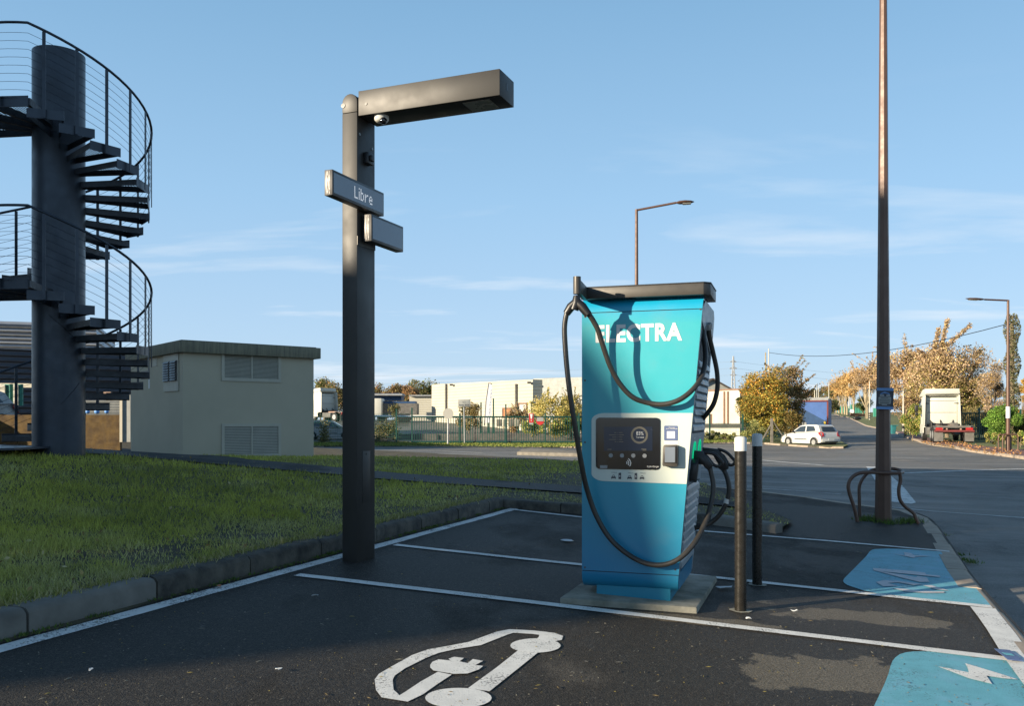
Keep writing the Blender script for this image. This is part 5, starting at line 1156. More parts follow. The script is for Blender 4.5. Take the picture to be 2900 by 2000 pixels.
part('back_tube', MB().tube(crom(gp2([(1943, 1172, .2), (1942, 1130, .2), (1942, 1100, .2), (1951, 1080, .2), (1969, 1064, .22), (1998, 1059, .24), (2026, 1061, .2), (2040, 1067, .05), (2033, 1070, -.13)]), 6), .023, 10), 'pipe', gd, smooth=60)
pst = thing('poster', PP(1999, 902, pZ-.1), 'blue and black notice strapped to the brown pole', 'poster')
def PQ(x, y): return PP(x, y, pZ-.125)
ZP = lambda a, b: ((2440+a*.07519)/1.2532, (1080+b*.07519)/1.2532)
def pq(name, q, m, off=0., parent=pst, th=.006):
    P = [PP(*ZP(a, b), pZ-.125-off) for a, b in q]; return part(name, MB().prism(P, Vector((0, th, 0))), m, parent)
pq('sheet', [(575, 250), (1210, 260), (1190, 1075), (540, 1045)], 'ink'); 
M['posterblue'] = mat('poster_blue', (.12, .26, .50), .5)
pq('blue_strip', [(575, 250), (1212, 258), (1205, 368), (572, 352)], 'posterblue', .004); pq('blue_strip', [(550, 960), (1190, 970), (1190, 1075), (540, 1045)], 'posterblue', .004)
bt = pq('text_box', warp(rrect(0, 0, 1, 1, .12, 4), [(640, 590), (1115, 590), (1105, 865), (640, 865)]), 'signgrey', .004)
for i, (a, b, y) in enumerate(((735, 1000, 632), (670, 1080, 690), (670, 1060, 735), (680, 1075, 795), (700, 1030, 830))): pq('text_line', [(a, y-8), (b, y-8), (b, y+8), (a, y+8)], 'ink', .009, bt, .002)
pq('heading', [(690, 525), (850, 525), (850, 550), (690, 550)], 'print', .004); pq('heading', [(930, 525), (1080, 525), (1080, 550), (930, 550)], 'print', .004)
pq('small_line', [(760, 875), (960, 880), (960, 895), (760, 890)], 'print', .004); pq('small_line', [(640, 915), (1090, 925), (1090, 935), (640, 925)], 'signgrey', .004)
pq('car_outline', [(690, 500), (740, 450), (870, 400), (1000, 440), (1060, 470), (1050, 500), (960, 470), (850, 450), (760, 490)], 'posterblue', .004)
# ================================================================== STREET LAMPS
def lamp(name, label, x, Y, ytop, arm, head, r0=.09, r1=.05, lvl=0.):
    b = on(x, Y, lvl); o = thing(name, b, label, 'street lamp'); top = PP(x, ytop, Y)
    part('pole', MB().tube([b-Vector((0, 0, .1)), b+Vector((0, 0, 1.2)), top], [r0, r0*.9, r1], 12), 'pipe', o, smooth=50)
    a = PP(arm[0], arm[1], Y-.3); part('arm', MB().tube([top-Vector((0, 0, .03)), a], r1*.75, 8), 'pipe', o, smooth=50)
    h = PP(head[0], head[1], Y-.4); d = (h-a); L = d.length; c = a+d*.55; t = d.normalized()
    n = Vector((-t.y, t.x, 0)).normalized(); u = n.cross(t); u = -u if u.z < 0 else u
    mb = MB()
    prof = [(-.55, .025), (-.35, .06), (0, .07), (.35, .05), (.55, .012)]; vs = []
    for q, w in prof:
        for k in range(10):
            th = 2*math.pi*k/10; vs.append(c+t*(q*L)+n*(w*2.4*math.cos(th))+u*(w*.9*math.sin(th)))
    mb.add(vs, [(i*10+k, i*10+(k+1) % 10, (i+1)*10+(k+1) % 10, (i+1)*10+k) for i in range(4) for k in range(10)]+[tuple(range(10)), tuple(range(40, 50))])
    hd = part('lamp_head', mb, 'pipe', o, smooth=60); part('lens', MB().box(c+t*.1*L-u*.055, (.5*L, .22, .02), (t, n, u)), 'lampglass', hd); return o
lamp('street_lamp', 'brown street lamp with raised arm standing behind the charging station', 1438.5, 30., 473, (1528, 458), (1565, 456))
lr = lamp('street_lamp', 'brown street lamp with straight arm at the right edge, hoop guard at its foot', 2278, 46., 678, (2225, 677), (2186, 675), .11, .06)
hb_ = on(2278, 46.)
hg = thing('hoop_guard', hb_, 'small brown hoop guard round the foot of the right hand street lamp', 'guard')
z_ = hb_.z; q_ = Vector((1, 0, 0))
part('tube', MB().tube(crom([hb_+Vector((-.38, -.2, -.05)), hb_+Vector((-.38, -.2, .75)), hb_+Vector((-.2, -.2, .84)), hb_+Vector((.25, -.2, .84)), hb_+Vector((.40, -.2, .7)), hb_+Vector((.40, -.2, -.05))], 5), .035, 8), 'pipe', hg, smooth=60)
part('tube', MB().tube(crom([hb_+Vector((-.38, .2, .0)), hb_+Vector((-.38, .2, .75)), hb_+Vector((-.2, .2, .84)), hb_+Vector((.1, .2, .84)), hb_+Vector((.26, .2, .7)), hb_+Vector((.26, .2, 0))], 5), .035, 8), 'pipe', hg, smooth=60)
part('label_band', MB().cyl(hb_+Vector((0, 0, 1.7)), hb_+Vector((0, 0, 2.3)), .105, 12), 'print', lr)
# white poles along the side street
def wpole(x, yt, yb, Y, w=.09, m='wallw', label='', plate=None, striped=False, grp='white poles along the side street'):
    b = PP(x, yb, Y); o = thing('utility_pole', b, label, 'pole', grp); part('shaft', MB().tube([b, PP(x, yt, Y)], [w, w*.7], 8), m, o, smooth=50)
    if plate: part('plate', MB().box(PP(plate[0], plate[1], Y-.15), (plate[2], .03, plate[3])), plate[4], o)
    if striped:
        for k in range(3): part('black_band', MB().cyl(b+Vector((0, 0, .25+.45*k)), b+Vector((0, 0, .5+.45*k)), w*1.35, 10), 'black', o)
    return o
wpole(1918.6, 845, 939, px(1918.6, 939).y, .17, label='white concrete pole among the avenue trees, by the round white sign')
wpole(1965, 862, 949, px(1965, 949).y, .13, label='pale pole with black bands at its foot, right of the pale trunk', striped=True)
wpole(2041.5, 880, 975, 80., .10, label='pale pole with small pink plate and black bands right of the big brown pole', plate=(2039.5, 948, .55, .28, 'red'), striped=True)
wpole(1730, 797, 940, 88., .09, label='thin wooden wire pole rising from the orange bush', m='pale_bark')
wpole(1737, 788, 900, 87., .07, label='white wire pole beside the thin wooden pole in the bush')
wpole(1841, 872, 905, 160., .10, label='left of three distant white poles above the blue trailer'); wpole(1846, 868, 905, 165., .13, label='middle of three distant poles above the blue trailer', m='signgrey'); wpole(1850, 876, 905, 170., .08, label='right and thinnest of three distant poles above the blue trailer')
wpole(1873, 866, 932, 190., .10, label='distant thin pole left of the avenue trees')
# wire from the poles to the right lamp
def sag(a, b, s, n=16): return [a+(b-a)*(k/n)-Vector((0, 0, s*4*(k/n)*(1-k/n))) for k in range(n+1)]
w = part('overhead_wire', MB().tube(sag(PP(1738, 797, 87.), PP(2278, 732, 46.), .9), .022, 5), 'black', None, loc=PP(1900, 800, 70.)); tag(w, 'sagging overhead wire running from the bush pole to the right hand lamp', 'wire')
# pylon and its lines
py = thing('power_pylon', PP(1657, 930, 430.), 'distant lattice electricity pylon above the white building', 'pylon')
def pyp(u, y): return PP(1657+u, y, 430.)
for nm, pts in (('leg', [(-6, 935), (-2.2, 840), (-.4, 805)]), ('leg', [(6, 935), (2.2, 840), (.4, 805)])):
    part(nm, MB().tube([pyp(*p) for p in pts], .28, 4), 'steel', py)
for y, w_ in ((818, 7), (833, 8.5), (848, 7)): part('cross_arm', MB().tube([pyp(-w_, y), pyp(w_, y)], .22, 4).tube([pyp(-w_, y), pyp(0, y-4)], .14, 4).tube([pyp(w_, y), pyp(0, y-4)], .14, 4), 'steel', py)
mb = MB(); ys_ = list(range(935, 805, -9))
for i, y in enumerate(ys_[:-1]):
    w1_ = 6-(935-y)/130*5.6; w2_ = 6-(935-ys_[i+1])/130*5.6; mb.tube([pyp(-w1_, y), pyp(w2_, ys_[i+1])], .15, 4).tube([pyp(w1_, y), pyp(-w2_, ys_[i+1])], .15, 4)
part('lattice', mb, 'steel', py, kind='stuff')
for i, (y0, y1, u) in enumerate(((818, 826, -7), (833, 846, -8.5), (848, 860, -7), (818, 838, 7), (833, 856, 8.5), (848, 872, 7))):
    e = PP(-200 if i < 3 else 2500, y1+(10 if i < 3 else 20), 520. if i < 3 else 700.); s = PP(1657+u, y0, 430.)
    w = part('power_line', MB().tube(sag(s, e, 6., 14),   .035, 4), 'steel', None, loc=s); tag(w, ('top', 'middle', 'lowest')[i % 3]+' power line leaving the pylon to the '+('left' if i < 3 else 'right'), 'wire', 'power lines')
# ================================================================== FENCES
def barfence(name, label, A, B, posts, Hb=1.15, bars=None, mesh=False, tall=0.):
    o = thing(name, (A+B)/2, label, 'fence')
    for f, h in posts:
        p = A+(B-A)*f; p.z = G(p.x, p.y)
        part('post', MB().box(p+Vector((0, 0, (h)/2-.1)), (.10, .10, h+.2)), 'greenpost', o)
    L = (B-A).length; t = (B-A).normalized(); mb = MB(); n = int(L/.165)
    if not mesh:
        for i in range(n+1):
            p = A+(B-A)*(i/n); z = G(p.x, p.y); mb.box(Vector((p.x, p.y, z+Hb/2+.03)), (.045, .045, Hb))
        part('bars', mb, 'greenpost', o, kind='stuff')
        for h in (Hb, .12):
            P = [A+(B-A)*(k/12) for k in range(13)]; P = [Vector((p.x, p.y, G(p.x, p.y)+h)) for p in P]; part('rail', MB().tube(P, .05, 4), 'greenpost', o)
    else:
        n = int(L/.13)
        for i in range(n+1):
            p = A+(B-A)*(i/n); z = G(p.x, p.y); mb.box(Vector((p.x, p.y, z+Hb/2)), (.010, .010, Hb))
        for k in range(int(Hb/.2)+1):
            P = [A+(B-A)*(q/8) for q in range(9)]; mb.tube([Vector((p.x, p.y, G(p.x, p.y)+.05+k*.2)) for p in P], .007, 3, False)
        part('wire_mesh', mb, 'meshgreen', o, kind='stuff')
    return o
f0 = px(931, 1003.5); f1 = px(1310, 1003.5); f2 = px(1540, 999)
Hf = (1003-942)/F*f0.y; Hp = (1003-930)/F*f0.y
def fr(x): return (x-931)/(1310-931.)
barfence('bar_fence', 'green vertical bar fence along the truck yard', f0, f1, [(0, Hp*1.12), (fr(1039), Hp*.95), (fr(1143), Hp*.95), (fr(1232), Hp*.95), (fr(1308), Hp*.95)], Hf)
barfence('bar_fence', 'green bar fence seen behind the charging station cable', f1, f2, [(.5, Hp*.95), (1, Hp*.95)], Hf)
barfence('wire_fence', 'green wire mesh fence between the kiosk and the bar fence', px(640, 1001), px(925, 1003), [(.24, 3.0), (.62, 3.0), (.70, 3.1), (.9, 2.4)], 2.0, mesh=True)
# yard gate bar and posts behind
gb_ = thing('barrier_bar', PP(925, 941, 70.), 'long white horizontal barrier bar across the yard entrance', 'barrier'); part('bar', MB().tube([PP(785, 940, 70.), PP(1068, 943, 70.)], .08, 8), 'print', gb_, smooth=50)
part('post', MB().box(PP(788, 952, 70.), (.15, .15, 1.2)), 'greenpost', gb_)
mb = MB(); 
for i in range(60): p = PP(800+i*2.1, 955, 70.5); mb.box(p, (.02, .02, .7))
part('bars', mb, 'greenpost', gb_, kind='stuff')
for i, (x, y) in enumerate(((1046, 905), (1087, 911), (1104, 915), (1115, 902), (1143, 915), (1171, 920), (1201, 912))):
    b = on(x, 76.); o = part('fence_post', MB().box((b+PP(x, y, 76.))/2, (.12, .12, (PP(x, y, 76.)-b).z+.1)), 'greenpost', None, loc=b); tag(o, ('first', 'second', 'third', 'fourth and tallest', 'fifth', 'sixth', 'seventh')[i]+' green post from the left in front of the cream warehouse', 'post', 'green posts before the cream warehouse')
for i, x in enumerate((1128, 1141, 1155, 1168)):
    o = part('concrete_block', MB().box(PP(x, 956, 70.), (.42 if i != 1 else .3, .5, .55)), 'concrete' if i % 2 else 'kerbl', None, bev=.02, loc=PP(x, 956, 70.)); tag(o, ('leftmost', 'second, darker', 'third, pale', 'rightmost')[i]+' concrete block at the end of the yellow kerb', 'block', 'concrete blocks in the yard')
bn = thing('feather_banner', PP(1100, 962, 73.), 'tall white feather banner with grey lettering before the cream warehouse', 'banner')
part('mast', MB().tube([PP(1094, 962, 73.), PP(1098, 905, 73.), PP(1104, 865, 73.), PP(1109, 867, 73.), PP(1112, 869, 73.)], .035, 6), 'black', bn)
part('cloth', MB().prism([PP(1095.5, 957, 73.), PP(1099, 905, 73.), PP(1104.5, 866, 73.), PP(1112, 869, 73.), PP(1111, 920, 73.), PP(1108, 955, 73.)], Vector((0, .03, 0))), 'banner', bn)
M['bannerink'] = mat('banner_ink', (.25, .30, .42), .7)
textrect('lettering', 'FORD TRUCKS', PP(1107.8, 948, 72.9), Vector((.075, 0, .997)), Vector((-1, 0, .07)).normalized(), 2.45, .15, 'bannerink', bn, .02, 0.)
sg = thing('direction_sign', on(1050, 45.), 'grey backed rectangular sign on a metal post before the bar fence', 'sign')
sb_ = px(1050, 1004, .0); Ys = sb_.y
sg.location = sb_
part('post', MB().tube([sb_, PP(1048.5, 918, Ys)], .045, 8), 'zinc', sg, smooth=50); sf = part('plate', MB().box(PP(1049, 911.5, Ys-.08), (28/F*Ys, .05, 16.5/F*Ys)), 'signgrey', sg, bev=.02)
textrect('lettering', 'Centre', PP(1045, 910.5, Ys-.115), Vector((1, 0, 0)), ez, 8/F*Ys, 2.2/F*Ys, 'ink', sf); textrect('lettering', 'Sortie ZI LA', PP(1037.5, 917.5, Ys-.115), Vector((1, 0, 0)), ez, 23/F*Ys, 3.4/F*Ys, 'ink', sf, .02)
rsn = thing('round_sign', on(1012, 58.), 'round sign seen from the back, on a pale post behind the bar fence', 'sign')
part('disc', MB().cyl(PP(1013, 935, 58.2), PP(1013, 935, 58.25), 12/F*58, 24), 'wallw', rsn); part('post', MB().tube([on(1012, 58.3), PP(1013, 925, 58.3)], .06, 8), 'zinc', rsn)
s2 = thing('warning_sign', on(1199, 51.), 'red rectangular warning sign with exclamation mark hung on the bar fence', 'sign')
zf = f1.y-1.0; part('plate', MB().box(PP(1200.5, 945, zf), (10/F*zf, .03, 21/F*zf)), 'red2', s2); part('exclamation_mark', MB().prism([PP(1197.5, 936, zf-.04), PP(1203.5, 936, zf-.04), PP(1202, 947, zf-.04), PP(1199.5, 947, zf-.04)], Vector((0, .01, 0))), 'print', s2); part('exclamation_dot', MB().cyl(PP(1200.6, 951, zf-.04), PP(1200.6, 951, zf-.03), .035, 10), 'print', s2)
part('lower_plate', MB().box(PP(1200.5, 958, zf), (9/F*zf, .03, 4/F*zf)), 'signgrey', s2)
s3 = thing('round_prohibition_sign', on(1221, 51.), 'round red and grey sign low on the bar fence, right of the exclamation sign', 'sign')
part('disc', MB().cyl(PP(1220.5, 952, zf), PP(1220.5, 952, zf+.03), 9/F*zf, 24), 'red2', s3); part('plate', MB().box(PP(1220.5, 948, zf-.03), (15/F*zf, .03, 9/F*zf)), 'signgrey', s3)
lowc = thing('low_dark_strip', px(1150, 998), 'long low dark strip just behind the bar fence', 'wall')
a, b = px(850, 997), px(1302, 996); part('wall', MB().bar(a+Vector((0, 1.5, .22)), b+Vector((0, 1.5, .22)), .2, .55), 'chassis', lowc)  # long low dark bar just behind the fence
# boulder and edging by the fence
bo = MB().ball(px(860, 999)+Vector((0, 0, .3)), .9, 14, 9, (1.15, .6, .55)); bo.v = [v+Vector((random.uniform(-.1, .1), random.uniform(-.1, .1), random.uniform(-.09, .09))) for v in bo.v]
o = part('boulder', bo, 'stone', None, loc=px(860, 999)); tag(o, 'angular brown boulder on the verge by the ivy covered fence', 'boulder')
# fence with chain link right of the charger, concrete post with braces
barfence('chain_link_fence', 'chain link fence with green posts before the white building', px(1588, 996), px(1760, 996), [(.09, 2.0), (.52, 2.0), (.80, 1.9)], 1.35, mesh=True)
cp = thing('concrete_fence_post', px(1744, 1000), 'pale concrete post with slanted braces at the corner by the hatchback', 'post'); q = px(1744, 1000)
part('post', MB().box(q+Vector((0, 0, .85)), (.16, .16, 1.8)), 'kerbl', cp); part('brace', MB().bar(q+Vector((-.8, 0, 0)), q+Vector((0, 0, 1.4)), .08, .08), 'kerbl', cp); part('brace', MB().bar(q+Vector((1.1, 0, 0)), q+Vector((.1, 0, 1.5)), .06, .06), 'kerbl', cp)
# green sheet fence and gates on the right
gf_ = thing('green_sheet_fence', PP(1955, 930, 130.), 'green sheet metal fence behind the avenue tree trunks', 'fence')
for x0, x1, y0, y1 in ((1893, 1921, 918, 935), (1922, 1957, 914, 935), (1973, 1990, 923, 943)):
    a = px(x0, y1); b = px(x1, y1+1); Y = a.y+8
    mb = MB().prism([PP(x0, y1+3, Y), PP(x1, y1+3, Y-2), PP(x1, y0, Y-2), PP(x0, y0, Y)], Vector((0, .15, 0))); part('sheet', mb, 'greensheet', gf_)
ob_ = px(1940, 941); og = thing('orange_bank', ob_, 'orange brown low bank below the green sheet fence', 'bank'); part('bank', MB().prism([PP(1923, 941, ob_.y+3), PP(1957, 943, ob_.y+3), PP(1957, 937, ob_.y+3), PP(1923, 933.5, ob_.y+3)], Vector((0, .6, 0))), 'orange', og)
wq = px(1925, 940); ws = thing('round_white_sign', wq, 'small round topped white sign at the avenue', 'sign'); part('disc', MB().cyl(PP(1925, 930, wq.y), PP(1925, 930, wq.y+.15), 4.6/F*wq.y, 16), 'print', ws); part('stand', MB().box(PP(1925, 934, wq.y+.1), (8/F*wq.y, .12, 8/F*wq.y)), 'print', ws)
pnl = barfence('bar_fence', 'dark green bar gate behind the white tractor truck', Vector((33.5, 66, 0)), Vector((38.5, 67, 0)), [(0, 2.4), (.3, 2.4), (.5, 2.4), (1, 2.3)], 2.0)
bi = thing('litter_bin', PP(2020, 978, 72.), 'teal wheeled bin just right of the big brown pole', 'bin'); part('body', MB().prism([PP(2015, 981, 72.), PP(2024, 981, 72.), PP(2026, 963, 72.), PP(2014, 963, 72.)], Vector((0, .4, 0))), 'binteal', bi, bev=.02); part('lid', MB().box(PP(2020, 962, 72.2), (.52, .5, .07)), 'binteal', bi)
rk_ = thing('black_bag', PP(1937, 946, 110.), 'black rubbish bag lying on the grass verge by the side street', 'bag'); part('bag', MB().ball(PP(1937, 946, 110.), .38, 10, 6, (1.5, .8, .6)), 'black', rk_, smooth=60)
# ================================================================== LITTER ON THE CAR PARK
def scrap(x, y, s, label, asp=.5, m='paper', a=None):
    p = px(x, y)+Vector((0, 0, .012)); a = random.uniform(0, 3) if a is None else a
    pts = []; 
    for k in range(8):
        th = 2*math.pi*k/8; r = s*random.uniform(.7, 1.1); u, v = r*math.cos(th), r*asp*math.sin(th)
        pts.append(p+Vector((u*math.cos(a)-v*math.sin(a), u*math.sin(a)+v*math.cos(a), random.uniform(0, .012))))
    o = part('paper_scrap', MB().prism(pts, Vector((0, 0, .003))), m, None, loc=p); tag(o, label, 'litter', 'scraps of litter on the asphalt')
scrap(711, 1352, .035, 'slim white scrap right of the lamp post foot, below the bay line', .3, a=.9); scrap(495, 1330, .04, 'brown leaf scrap near the kerb line left of the lamp post', .4, 'orange'); scrap(1283, 1226, .10, 'crumpled pale paper left of the charging station in the rear bay', .5)
scrap(1637, 1333, .085, 'white paper scrap between the concrete slab and the bollards', .45, a=.3); scrap(629, 1520, .02, 'round white pebble of litter left of the car symbol', .9); scrap(205, 1523, .018, 'small grey scrap at the lower left of the car park', .7)
scrap(1795, 1386, .03, 'thin white strip right of the bollards', .25, a=.1); scrap(1692, 1404, .025, 'small cream scrap below the nearer bollard', .3, a=0)
g_ = px(1755, 1190)+Vector((0, 0, .05)); o = part('paper_scrap', MB().box(px(2237*.0+1625, 1150), (.1, .05, .02)), 'paper', None, loc=g_); tag(o, 'tiny pale scrap on the grass tip behind the bollards', 'litter')
wr_ = thing('blue_wrapper', px(2292, 1492), 'flattened blue wrapper with pale print at the line junction, lower right', 'litter')
q = [px(x, y)+Vector((0, 0, .022)) for x, y in ZC([(1740, 335), (2040, 365), (2300, 575), (2000, 550)])]; part('film', MB().prism(q, Vector((0, 0, .003))), 'sticker', wr_)
q = [px(x, y)+Vector((0, 0, .027)) for x, y in ZC([(1880, 420), (2070, 440), (2130, 485), (1960, 465)])]; part('print', MB().prism(q, Vector((0, 0, .001))), 'blue', wr_)
# grit: tiny stones, twigs and leaf bits
n = 1700; Yr = 1/rng.uniform(1/14., 1/3.6, n); Xr = rng.uniform(-.62, .62, n)*Yr; k = inpoly(Xr, Yr, lot_poly); Xr, Yr = Xr[k], Yr[k]; n = len(Xr)
P = np.c_[Xr, Yr, np.array([G(a, b) for a, b in zip(Xr, Yr)])+.006]; s = rng.uniform(.0015, .005, n); an2 = rng.uniform(0, 6.28, n); el = rng.uniform(.6, 5, n)*(rng.uniform(0, 1, n) < .3)+1.2
U = np.c_[np.cos(an2), np.sin(an2), 0*an2]*(s*el)[:, None]; W_ = np.c_[-np.sin(an2), np.cos(an2), 0*an2]*s[:, None]*.7
V = np.stack([P-U, P-W_, P+U, P+W_, P+np.array([0, 0, .004])], 1).reshape(-1, 3); b = np.arange(n)[:, None]*5
Fc = np.concatenate([b+np.array([[0, 1, 4]]), b+np.array([[1, 2, 4]]), b+np.array([[2, 3, 4]]), b+np.array([[3, 0, 4]])])
pal = np.array([(.20, .19, .16), (.30, .28, .22), (.20, .15, .07), (.32, .26, .08), (.15, .15, .14)]); cc = np.repeat(pal[rng.integers(0, 5, n)], 5, 0)
tag(npmesh('grit', V, Fc, 'grassb', cc), 'small stones, twigs and leaf bits scattered over the car park', 'grit', kind='stuff')
# leaf litter on the lawn edge and around the right kerb
# ================================================================== TREES
def unit(n): a = rng.normal(size=(n, 3)); return a/np.linalg.norm(a, axis=1)[:, None]
def tree(name, label, base, H, W, pal, n, leaf, trunk=.18, tr=.12, nb=14, bark='bark', cat='tree', group=None, dens=.75, up=.3, shape=1., seed=0, pal2=None, depth=None, spiky=0.):
    base = Vector(base); o = thing(name, base, label, cat, group); D = depth or W
    zc = base.z+H*(trunk+(1-trunk)/2); rz = H*(1-trunk)/2
    cen = []
    for i in range(nb):
        for _ in range(30):
            q = rng.uniform(-1, 1, 3)
            if (q**2).sum() < 1 and (q**2).sum() > .12: break
        wz = 1-.25*shape*max(q[2], 0)
        cen.append((base.x+q[0]*W/2*.72*wz, base.y+q[1]*D/2*.72*wz, zc+q[2]*rz*.76))
    cen = np.array(cen); rr = rng.uniform(.18, .40, nb)*min(W, H)*.55
    ci = rng.integers(0, nb, n); n = int(n*2.1); ci = rng.integers(0, nb, n); u = unit(n); rad = rng.uniform(.15, 1.12, n)**.6
    P = cen[ci]+u*(rr[ci]*rad)[:, None]*np.array([1, 1, .85])
    if spiky:
        k = int(n*spiky); ci2 = rng.integers(0, nb, k); d = unit(k); d[:, 2] = np.abs(d[:, 2])*1.4+.4; d /= np.linalg.norm(d, axis=1)[:, None]
        nd = 26; dirs = unit(nd); dirs[:, 2] = np.abs(dirs[:, 2])*1.3+.35; dirs /= np.linalg.norm(dirs, axis=1)[:, None]; st0 = cen[rng.integers(0, nb, nd)]; ln_ = rng.uniform(.15, .32, nd)*H
        di = rng.integers(0, nd, k); P[:k] = st0[di]+dirs[di]*(ln_[di]*rng.uniform(0, 1.25, k))[:, None]+rng.normal(0, .04*W*.25, (k, 3))
    P[:, 2] = np.maximum(P[:, 2], base.z+.1)
    V, Fc, Cc = leafquads(P, leaf*.7*rng.choice([.7, 1., 1.5], len(P)), pal, .35)
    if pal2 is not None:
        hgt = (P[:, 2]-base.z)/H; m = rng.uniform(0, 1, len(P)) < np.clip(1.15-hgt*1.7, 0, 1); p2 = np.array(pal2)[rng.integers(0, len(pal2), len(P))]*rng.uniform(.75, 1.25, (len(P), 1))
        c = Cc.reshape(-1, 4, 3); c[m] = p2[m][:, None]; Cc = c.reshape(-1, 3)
    # clumps differ in hue
    tint = rng.uniform(.62, 1.25, nb)[ci]; Cc = Cc*np.repeat(tint, 4)[:, None]
    npmesh('crown', V, Fc, 'leaf', Cc, o)
    mb = MB(); top = Vector((base.x+rng.uniform(-.05, .05)*W, base.y, base.z+H*.62)); mid = base.lerp(top, .5)+Vector((rng.uniform(-.04, .04)*W, 0, 0))
    mb.tube(crom([base-Vector((0, 0, .2)), base+Vector((0, 0, H*trunk*.6)), mid, top], 3), tr, 7, True, tr*.3)
    part('trunk', mb, bark, o, smooth=60)
    mb = MB()
    for i in range(min(nb, 16)):
        c = Vector([float(v) for v in cen[i]]); s = base.lerp(mid, min(1, max(.3, (c.z-base.z)/H*.9)))
        mb.tube(crom([s, s.lerp(c, .5)+Vector((0, 0, -.04*H)), c+Vector((0, 0, rr[i]*.6))], 2), tr*.35, 5, True, tr*.08)
    part('branches', mb, bark, o, kind='stuff')
    return o
def at(x, Y, fn=G): return on(x, Y)
AUT = [(.64, .30, .05), (.66, .40, .07), (.46, .28, .06), (.26, .25, .05), (.52, .44, .10), (.20, .20, .05)]
TAN = [(.58, .41, .25), (.50, .35, .21), (.64, .48, .31), (.46, .36, .14), (.30, .20, .11), (.54, .40, .20)]
GRN = [(.09, .13, .03), (.13, .17, .04), (.20, .22, .06), (.07, .10, .03), (.26, .24, .08)]
OLV = [(.17, .17, .07), (.24, .20, .08), (.30, .22, .09), (.13, .14, .06), (.34, .20, .09), (.22, .22, .10)]
YEL = [(.60, .46, .14), (.50, .42, .12), (.40, .36, .10), (.66, .54, .22), (.34, .34, .10)]
BRT = [(.12, .24, .03), (.18, .32, .05), (.26, .40, .08), (.08, .16, .03)]
DKG = [(.035, .06, .02), (.05, .08, .025), (.03, .045, .02)]
def hgt(x, ytop, Y): return PP(x, ytop, Y).z-at(x, Y).z
# right of the charger: orange maple, green shrub, greenery
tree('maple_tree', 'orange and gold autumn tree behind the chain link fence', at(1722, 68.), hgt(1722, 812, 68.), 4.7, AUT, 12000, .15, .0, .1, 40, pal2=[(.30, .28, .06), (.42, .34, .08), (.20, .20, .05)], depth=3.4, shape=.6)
tree('field_maple_tree', 'olive brown autumn tree with upright sprays right of the orange one', at(1774, 71.), hgt(1774, 808, 71.), 4.7, [(.28, .20, .10), (.36, .24, .12), (.22, .20, .07), (.16, .15, .05), (.42, .26, .14)], 11000, .15, .0, .1, 34, spiky=.2, depth=3.5)
tree('dark_bush', 'dark green bush reaching over the white building corner', at(1690, 70.), hgt(1690, 855, 70.), 2.2, GRN+DKG, 3000, .16, .05, .07, 12, cat='bush')
tree('poplar_tree', 'slender poplar top rising behind the orange tree', at(1749, 84.), hgt(1749, 802, 84.), 1.8, [(.24, .22, .08), (.30, .28, .12), (.18, .18, .07)], 2600, .16, .1, .1, 16, depth=1.8)
for i, (x, Y, yt, w, l_) in enumerate(((1604, 66., 972, 2.6, 'left'), (1640, 66., 975, 2.6, 'middle'), (1700, 65.5, 948, 2.8, 'right, beneath the orange tree'))):
    tree('hedge_shrub', 'pale green undergrowth behind the chain link fence, '+l_, at(x, Y), hgt(x, yt, Y), w, [(.28, .28, .10), (.20, .24, .07), (.36, .34, .14)], 1800, .12, .0, .04, 12, cat='bush', group='undergrowth behind the chain link fence')
tree('shrub', 'dark undergrowth shrub behind the hatchback bonnet', at(1795, 66.), hgt(1795, 925, 66.), 2.8, [(.12, .11, .03), (.20, .16, .05), (.28, .18, .06)], 2600, .14, .0, .05, 14, cat='bush')
# big tan tree and neighbours on the right
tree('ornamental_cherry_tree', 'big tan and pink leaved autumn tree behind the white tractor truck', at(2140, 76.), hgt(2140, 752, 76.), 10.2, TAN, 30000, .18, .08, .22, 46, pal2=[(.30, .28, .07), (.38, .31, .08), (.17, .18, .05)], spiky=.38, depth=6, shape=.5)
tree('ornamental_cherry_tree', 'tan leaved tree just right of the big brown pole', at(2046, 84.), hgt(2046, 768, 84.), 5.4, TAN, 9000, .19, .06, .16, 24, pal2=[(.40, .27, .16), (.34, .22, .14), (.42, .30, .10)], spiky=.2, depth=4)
tree('bare_larch_tree', 'pale twiggy pinkish tree beside the ivy covered trunk', at(2243, 70.), hgt(2243, 795, 70.), 3.2, [(.42, .33, .24), (.36, .28, .20), (.48, .38, .28), (.52, .34, .10)], 7500, .12, .04, .09, 22, depth=3)
tree('yellow_shrub', 'yellow green shrub left of the white tractor truck', at(2062, 70.), hgt(2062, 905, 70.), 2.3, YEL+BRT, 4200, .13, .0, .05, 18, cat='bush')
tree('laurel_bush', 'glossy bright green laurel bush behind the right hand street lamp', at(2272, 56.), hgt(2272, 905, 56.), 2.9, BRT, 6500, .13, .0, .06, 22, cat='bush')
tree('dark_laurel', 'dark green shrub at the far right edge', at(2312, 58.), hgt(2312, 915, 58.), 2.0, GRN+DKG, 3000, .13, .0, .06, 14, cat='bush')
tree('orange_shrub', 'orange leaved shrub at the far right edge above the dark shrub', at(2310, 68.), hgt(2310, 840, 68.), 2.4, [(.55, .33, .07), (.46, .28, .08), (.40, .34, .12)], 3200, .15, .05, .08, 14, cat='bush')
tree('low_shrub', 'low yellow green weeds shrub right of the hoop guard', at(2306, 50.), .9, 2.2, YEL+BRT, 1500, .09, .0, .03, 10, cat='bush')
tree('low_shrub', 'low yellow green shrub left of the right hand street lamp foot', at(2248, 52.), .9, 2.4, YEL+GRN, 1500, .09, .0, .03, 10, cat='bush')
